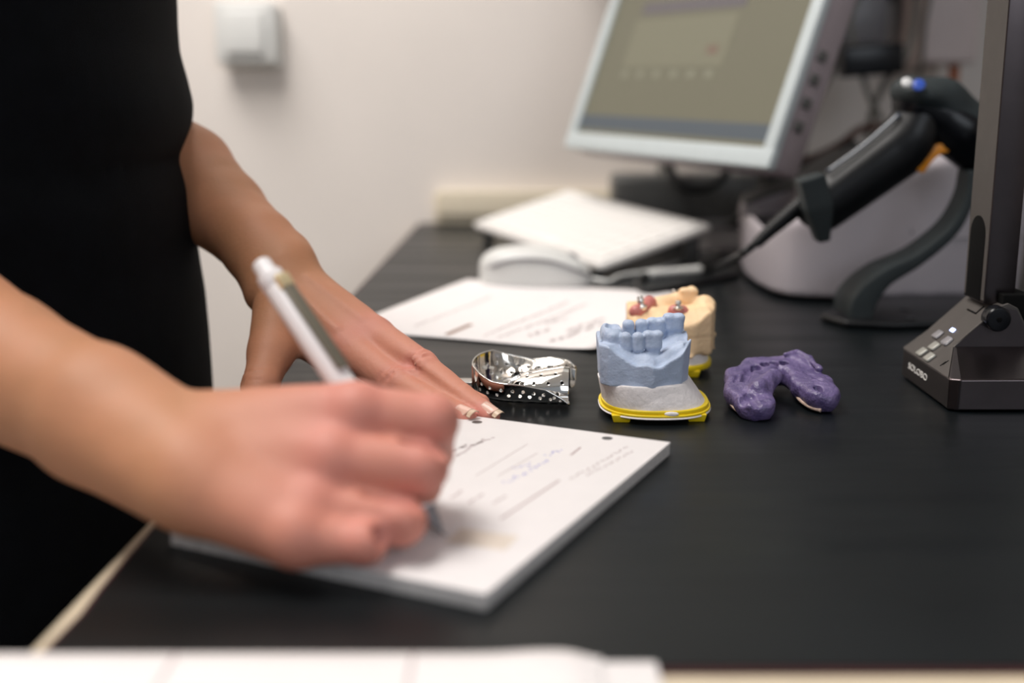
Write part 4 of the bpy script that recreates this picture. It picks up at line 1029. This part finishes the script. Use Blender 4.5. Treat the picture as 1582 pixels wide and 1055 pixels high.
# ================================================================ MOUSE
ms = thing('computer_mouse', (25, 1150, 0), 'white computer mouse lying in front of the keyboard', 'computer mouse')
Fz = Field((-50, 1090, -3), (105, 1200, 50), 1.4)
Rm = frame(math.radians(-8))
def mouse(X, Y, Z):
    c = np.array([24, 1147, 0]); x = (X - c[0]) * Rm[0, 0] + (Y - c[1]) * Rm[1, 0]; y = (X - c[0]) * Rm[0, 1] + (Y - c[1]) * Rm[1, 1]
    a = 56.; b = 30 - 3 * (x / 56) ** 2 * 0
    q = ((np.abs(x) / a) ** 2.5 + (np.abs(y) / b) ** 2.5) ** (1 / 2.5)
    top = 37 * np.sqrt(np.clip(1 - ((x + 10) / 67) ** 2, 0.02, 1)) * (1 - .22 * (y / 30) ** 2) * np.clip(1.0 - .0000 * x, 0, 2)
    d1 = (q - 1) * b; d2 = (Z - top) * .8; r = 9.; hh = np.maximum(r - np.abs(d1 - d2), 0) / r
    return np.maximum(np.maximum(d1, d2) + hh * hh * r * .25, 1 - Z)
Fz.fn(mouse, (-50, 1090, -3), (105, 1200, 50))
organic('shell', Fz, M['whiteplastic'], ms)
def mpt(x, y, z): return np.array([24, 1147, 0]) + Rm @ np.array([x, y, z])
tube('side_seam', [mpt(-52, -8, 12), mpt(-38, -25, 20), mpt(-15, -29.2, 27), mpt(15, -29.2, 26), mpt(38, -25.5, 18), mpt(54, -9, 9)], 1.6, M['greym'], ms)
lathe('scroll_wheel', [(-3, 8), (-2, 9), (2, 9), (3, 8)], mpt(32, 0, 21.5), Rm @ np.array([0, 1., 0]), M['greym'], ms)
tube('cable', [mpt(54, 0, 5), mpt(70, -2, 3.5), gz(960, 426, 3), gz(1010, 418, 3), gz(1060, 402, 3), gz(1110, 392, 3)], 2.2, M['whiteplastic'], ms)

# ================================================================ KEYBOARD
kb = thing('keyboard', (80, 1350, 0), 'slim white keyboard lying askew below the monitor', 'keyboard')
k0 = np.array([87., 1185, 12]); kL = np.array([-48., 1454, 24]); kR = np.array([208., 1244, 47])
ex = kL - k0; LX = np.linalg.norm(ex); ex /= LX; ey = kR - k0; ey -= ex * ey.dot(ex); LY = np.linalg.norm(ey); ey /= LY
ez = np.cross(ey, ex); ez = ez if ez[2] > 0 else -ez; RK = np.stack([-ex, ey, ez], 1)   # x runs from the far left corner to the near corner
# make it right-handed
if np.linalg.det(RK) < 0: RK = np.stack([ex, ey, ez], 1); sx_ = 1
else: sx_ = -1
def kbox(name, x0, x1, y0, y1, z0, z1, m, bev):
    lo = (min(sx_ * x0, sx_ * x1), y0, z0); hi = (max(sx_ * x0, sx_ * x1), y1, z1)
    return box(name, k0, RK, lo, hi, m, kb, bev=bev)
kbox('case', 0, LX, 0, LY, -9, 0, M['keybase'], 4)
first = None
rows = 6; cols = 15; kx = (LX - 16) / cols; ky = (LY - 14) / rows
for r_ in range(rows):
    for c_ in range(cols):
        if r_ == 0 and 4 < c_ < 10: continue
        if first is None:
            first = kbox('key', 8 + 1, 8 + kx - 1, 7 + 1, 7 + ky - 1, -0.5, 2.2, M['keycap'], 1.0)
        o = first if (r_ == 0 and c_ == 0) else first.copy()
        if o is not first: sc.collection.objects.link(o); o.parent = kb
        d = (ex * (kx * c_) + ey * (ky * r_)) / 1000; o.location = Vector(first.location) + Vector(d) if o is not first else first.location
kbox('space_bar', 8 + kx * 5 + 1, 8 + kx * 10 - 1, 8, 6 + ky, -0.5, 2.2, M['keycap'], 1.0)
for xx in (20, LX - 20):
    q = k0 + ex * xx + ey * (LY - 14) - ez * 9
    box('riser_foot', (q[0], q[1], 0), I3, (-8, -8, 0.3), (8, 8, q[2] + 1), M['greyd'], kb, bev=1)
    q = k0 + ex * xx + ey * 10 - ez * 9
    box('front_foot', (q[0], q[1], 0), I3, (-6, -6, 0.3), (6, 6, max(q[2] + 1, 1.5)), M['greyd'], kb, bev=.5)

# ================================================================ MONITOR
mo = thing('computer_monitor', (300, 1380, 0), 'white-framed flat monitor tilted back above the keyboard', 'monitor')
O = np.array([228.5, 1081, 115.]); RM = frame(-1.112, 0.347, 0.005)
W_m, H_m = 381., 310.
box('casing', O, RM, (-W_m + 1, 6, 1), (-1, 38, H_m - 1), M['caseside'], mo, bev=4)
box('rear_bulge', O, RM, (-W_m + 60, 34, 50), (-60, 62, H_m - 50), M['caseside'], mo, bev=12)
# frame around the screen: four rails
for lo, hi in (((-W_m, 0, 0), (0, 9, 19)), ((-W_m, 0, H_m - 17), (0, 9, H_m)), ((-W_m, 0, 17), (-W_m + 16, 9, H_m - 15)), ((-16, 0, 17), (0, 9, H_m - 15))):
    box('bezel', O, RM, lo, hi, M['bezel'], mo, bev=1.5)
scr = box('screen', O, RM, (-W_m + 14, 3.5, 17), (-14, 8, H_m - 14), M['scr'], mo, bev=0)
def sbox(name, x0, x1, z0, z1, m, lift=.3): return box(name, O, RM, (x0, 3.5 - lift, z0), (x1, 3.6, z1), m, scr, bev=0)
sbox('taskbar', -W_m + 16, -16, 25, 41, M['scrbar'])
sbox('window_panel', -312, -125, 98, 152, M['scrwin'])
sbox('window_header', -306, -118, 158, 171, M['scrhead'], .5)
for k in range(6): sbox('icon', -308 + k * 32, -295 + k * 32, 86, 93, M['scrdot'], .6)
sbox('alert', -158, -140, 110, 119, M['scrred'], .6)
for k, z_ in enumerate((40, 62, 84, 106)): box('side_button', O, RM, (-2, 14, z_), (1.6, 24, z_ + 10), M['greyd'], mo, bev=1)
cM = O + RM @ np.array([-W_m / 2, 50, 110])
bb = np.array([300., 1405, 0])
ribbon('neck', [cM, cM + (18, 9, -40), (bb[0], bb[1], 90), (bb[0], bb[1], 12)], [70, 64, 60, 70], [22, 24, 24, 24], M['greyd'], mo)
lathe('stand_base', [(0, 98), (3, 100), (11, 92), (15, 60)], (bb[0], bb[1], 0.3), (0, 0, 1), M['greym'], mo, 48)

# ================================================================ BEHIND THE MONITOR: cables, adapters, wall boxes
pa_ = at(1345, 93, 1480)
ad = thing('power_adapter', (pa_[0], 1480, pa_[2]), 'black power adapter hanging on the wall behind the barcode scanner', 'power adapter')
box('housing', pa_, frame(0, 0, -.08), (-36, -15, -18), (36, 18, 18), M['gloss'], ad, bev=3)
tube('cord', [pa_ + (-10, 0, -14), pa_ + (0, 0, -40), pa_ + (20, 5, -75), pa_ + (24, 10, -110)], 3.4, M['cabg'], ad)
tube('cord', [pa_ + (-20, 0, 16), pa_ + (-26, 0, 50), pa_ + (-12, 0, 90)], 3.0, M['cabg'], ad)
p2_ = at(1330, 22, 1600); pl = thing('socket_box', (p2_[0], WY, p2_[2] - 40), 'grey wall socket box above the black power adapter', 'socket')
box('housing', (p2_[0] + 8, WY, p2_[2] - 8), I3, (-30, -45, -30), (34, 0, 34), M['greym'], pl, bev=4)
box('dark_frame', (p2_[0] + 8, WY, p2_[2] - 8), I3, (-38, -38, 26), (44, 0, 42), M['slot'], pl, bev=2)
wb1 = at(1462, 40, 1560)
wbx = thing('wall_cabinet_box', (wb1[0], WY, wb1[2]), 'pinkish white box on the wall at the upper right', 'wall box')
box('housing', (wb1[0], WY, 0), I3, (-34, -120, wb1[2] - 47), (38, 0, wb1[2] + 230), mat('pinkish_white_plastic', (0.66, 0.56, 0.54), 0.5, var=.02), wbx, bev=8)
def cable(name, pts, r, m, lab):
    o = tube(name, pts, r, m); tag(o, lab, 'cable'); return o
cable('orange_cable', [at(1473, 90, 1590), at(1474, 112, 1585), at(1470, 135, 1590), at(1462, 175, 1600), at(1450, 230, 1610), gz(1420, 348, 6)], 6.5, M['cabo'], 'orange cable dropping below the white wall box')
cable('grey_cable', [at(1418, -20, 1500), at(1412, 40, 1500), at(1400, 85, 1495), at(1372, 120, 1490), at(1350, 165, 1500), at(1340, 215, 1520), at(1330, 262, 1530)], 4.2, M['cabg'], 'grey cable looping down the wall right of the power adapter')
cable('grey_cable', [at(1310, -30, 1560), at(1300, 30, 1560), at(1290, 90, 1560), at(1262, 150, 1560), at(1240, 215, 1560), at(1232, 262, 1540)], 7.0, M['greyd'], 'thick dark grey cable along the right side of the monitor')
cable('black_cable', [at(1030, 200, 1560), at(1036, 262, 1545), at(1058, 288, 1530), at(1092, 290, 1525), at(1120, 268, 1530), at(1128, 230, 1560)], 6.0, M['blackplastic'], 'black cable loop hanging just under the monitor frame')
cable('black_cable', [gz(1082, 362, 5), gz(1100, 358, 5), gz(1120, 352, 6), at(1150, 330, 1480), at(1195, 290, 1500)], 6.0, M['greyd'], 'dark cable lying on the desk left of the printer')
cable('grey_cable', [at(1025, 240, 1590), at(1018, 275, 1580), at(1005, 305, 1570), gz(1000, 347, 5)], 5.0, M['cabg'], 'grey cable dropping behind the far corner of the keyboard')
cable('brown_cable', [at(1240, 250, 1400), at(1275, 236, 1400), at(1300, 222, 1420), at(1330, 200, 1440), at(1360, 196, 1450)], 5.0, mat('brown_cable', (0.06, 0.022, 0.014), .5, var=.1), 'reddish brown cable behind the scanner handle')
cable('black_cable', [at(1235, 262, 1400), at(1262, 258, 1390), at(1292, 240, 1400), at(1320, 225, 1420)], 7.5, M['blackrubber'], 'black cable bundle behind the scanner handle')
cable('white_cable', [at(1440, -20, 1540), at(1428, 40, 1540), at(1424, 90, 1540), at(1415, 140, 1560), at(1405, 200, 1580)], 3.0, M['cabg'], 'thin cable hanging left of the white wall box')
cb = thing('shade_cabinet', (600, 1660, 430), 'unseen white cabinet added above the desk to shade the right part of the wall', 'cabinet')  # out-of-view cabinet, added to cast shade on the right of the back wall
box('carcass', (0, 0, 0), I3, (60, 1345, 430), (1150, WY, 1050), M['whiteplastic'], cb, bev=2)
for x_ in (62, 426, 790): box('door', (0, 0, 0), I3, (x_, 1325, 428), (x_ + 358, 1344, 1048), M['whiteplastic'], cb, bev=2)
gp = thing('dark_area_box', (228, 1600, 0), 'dark grey box added against the wall, standing in for the dark area under the monitor', 'box')  # added box that supplies the dark area below the monitor
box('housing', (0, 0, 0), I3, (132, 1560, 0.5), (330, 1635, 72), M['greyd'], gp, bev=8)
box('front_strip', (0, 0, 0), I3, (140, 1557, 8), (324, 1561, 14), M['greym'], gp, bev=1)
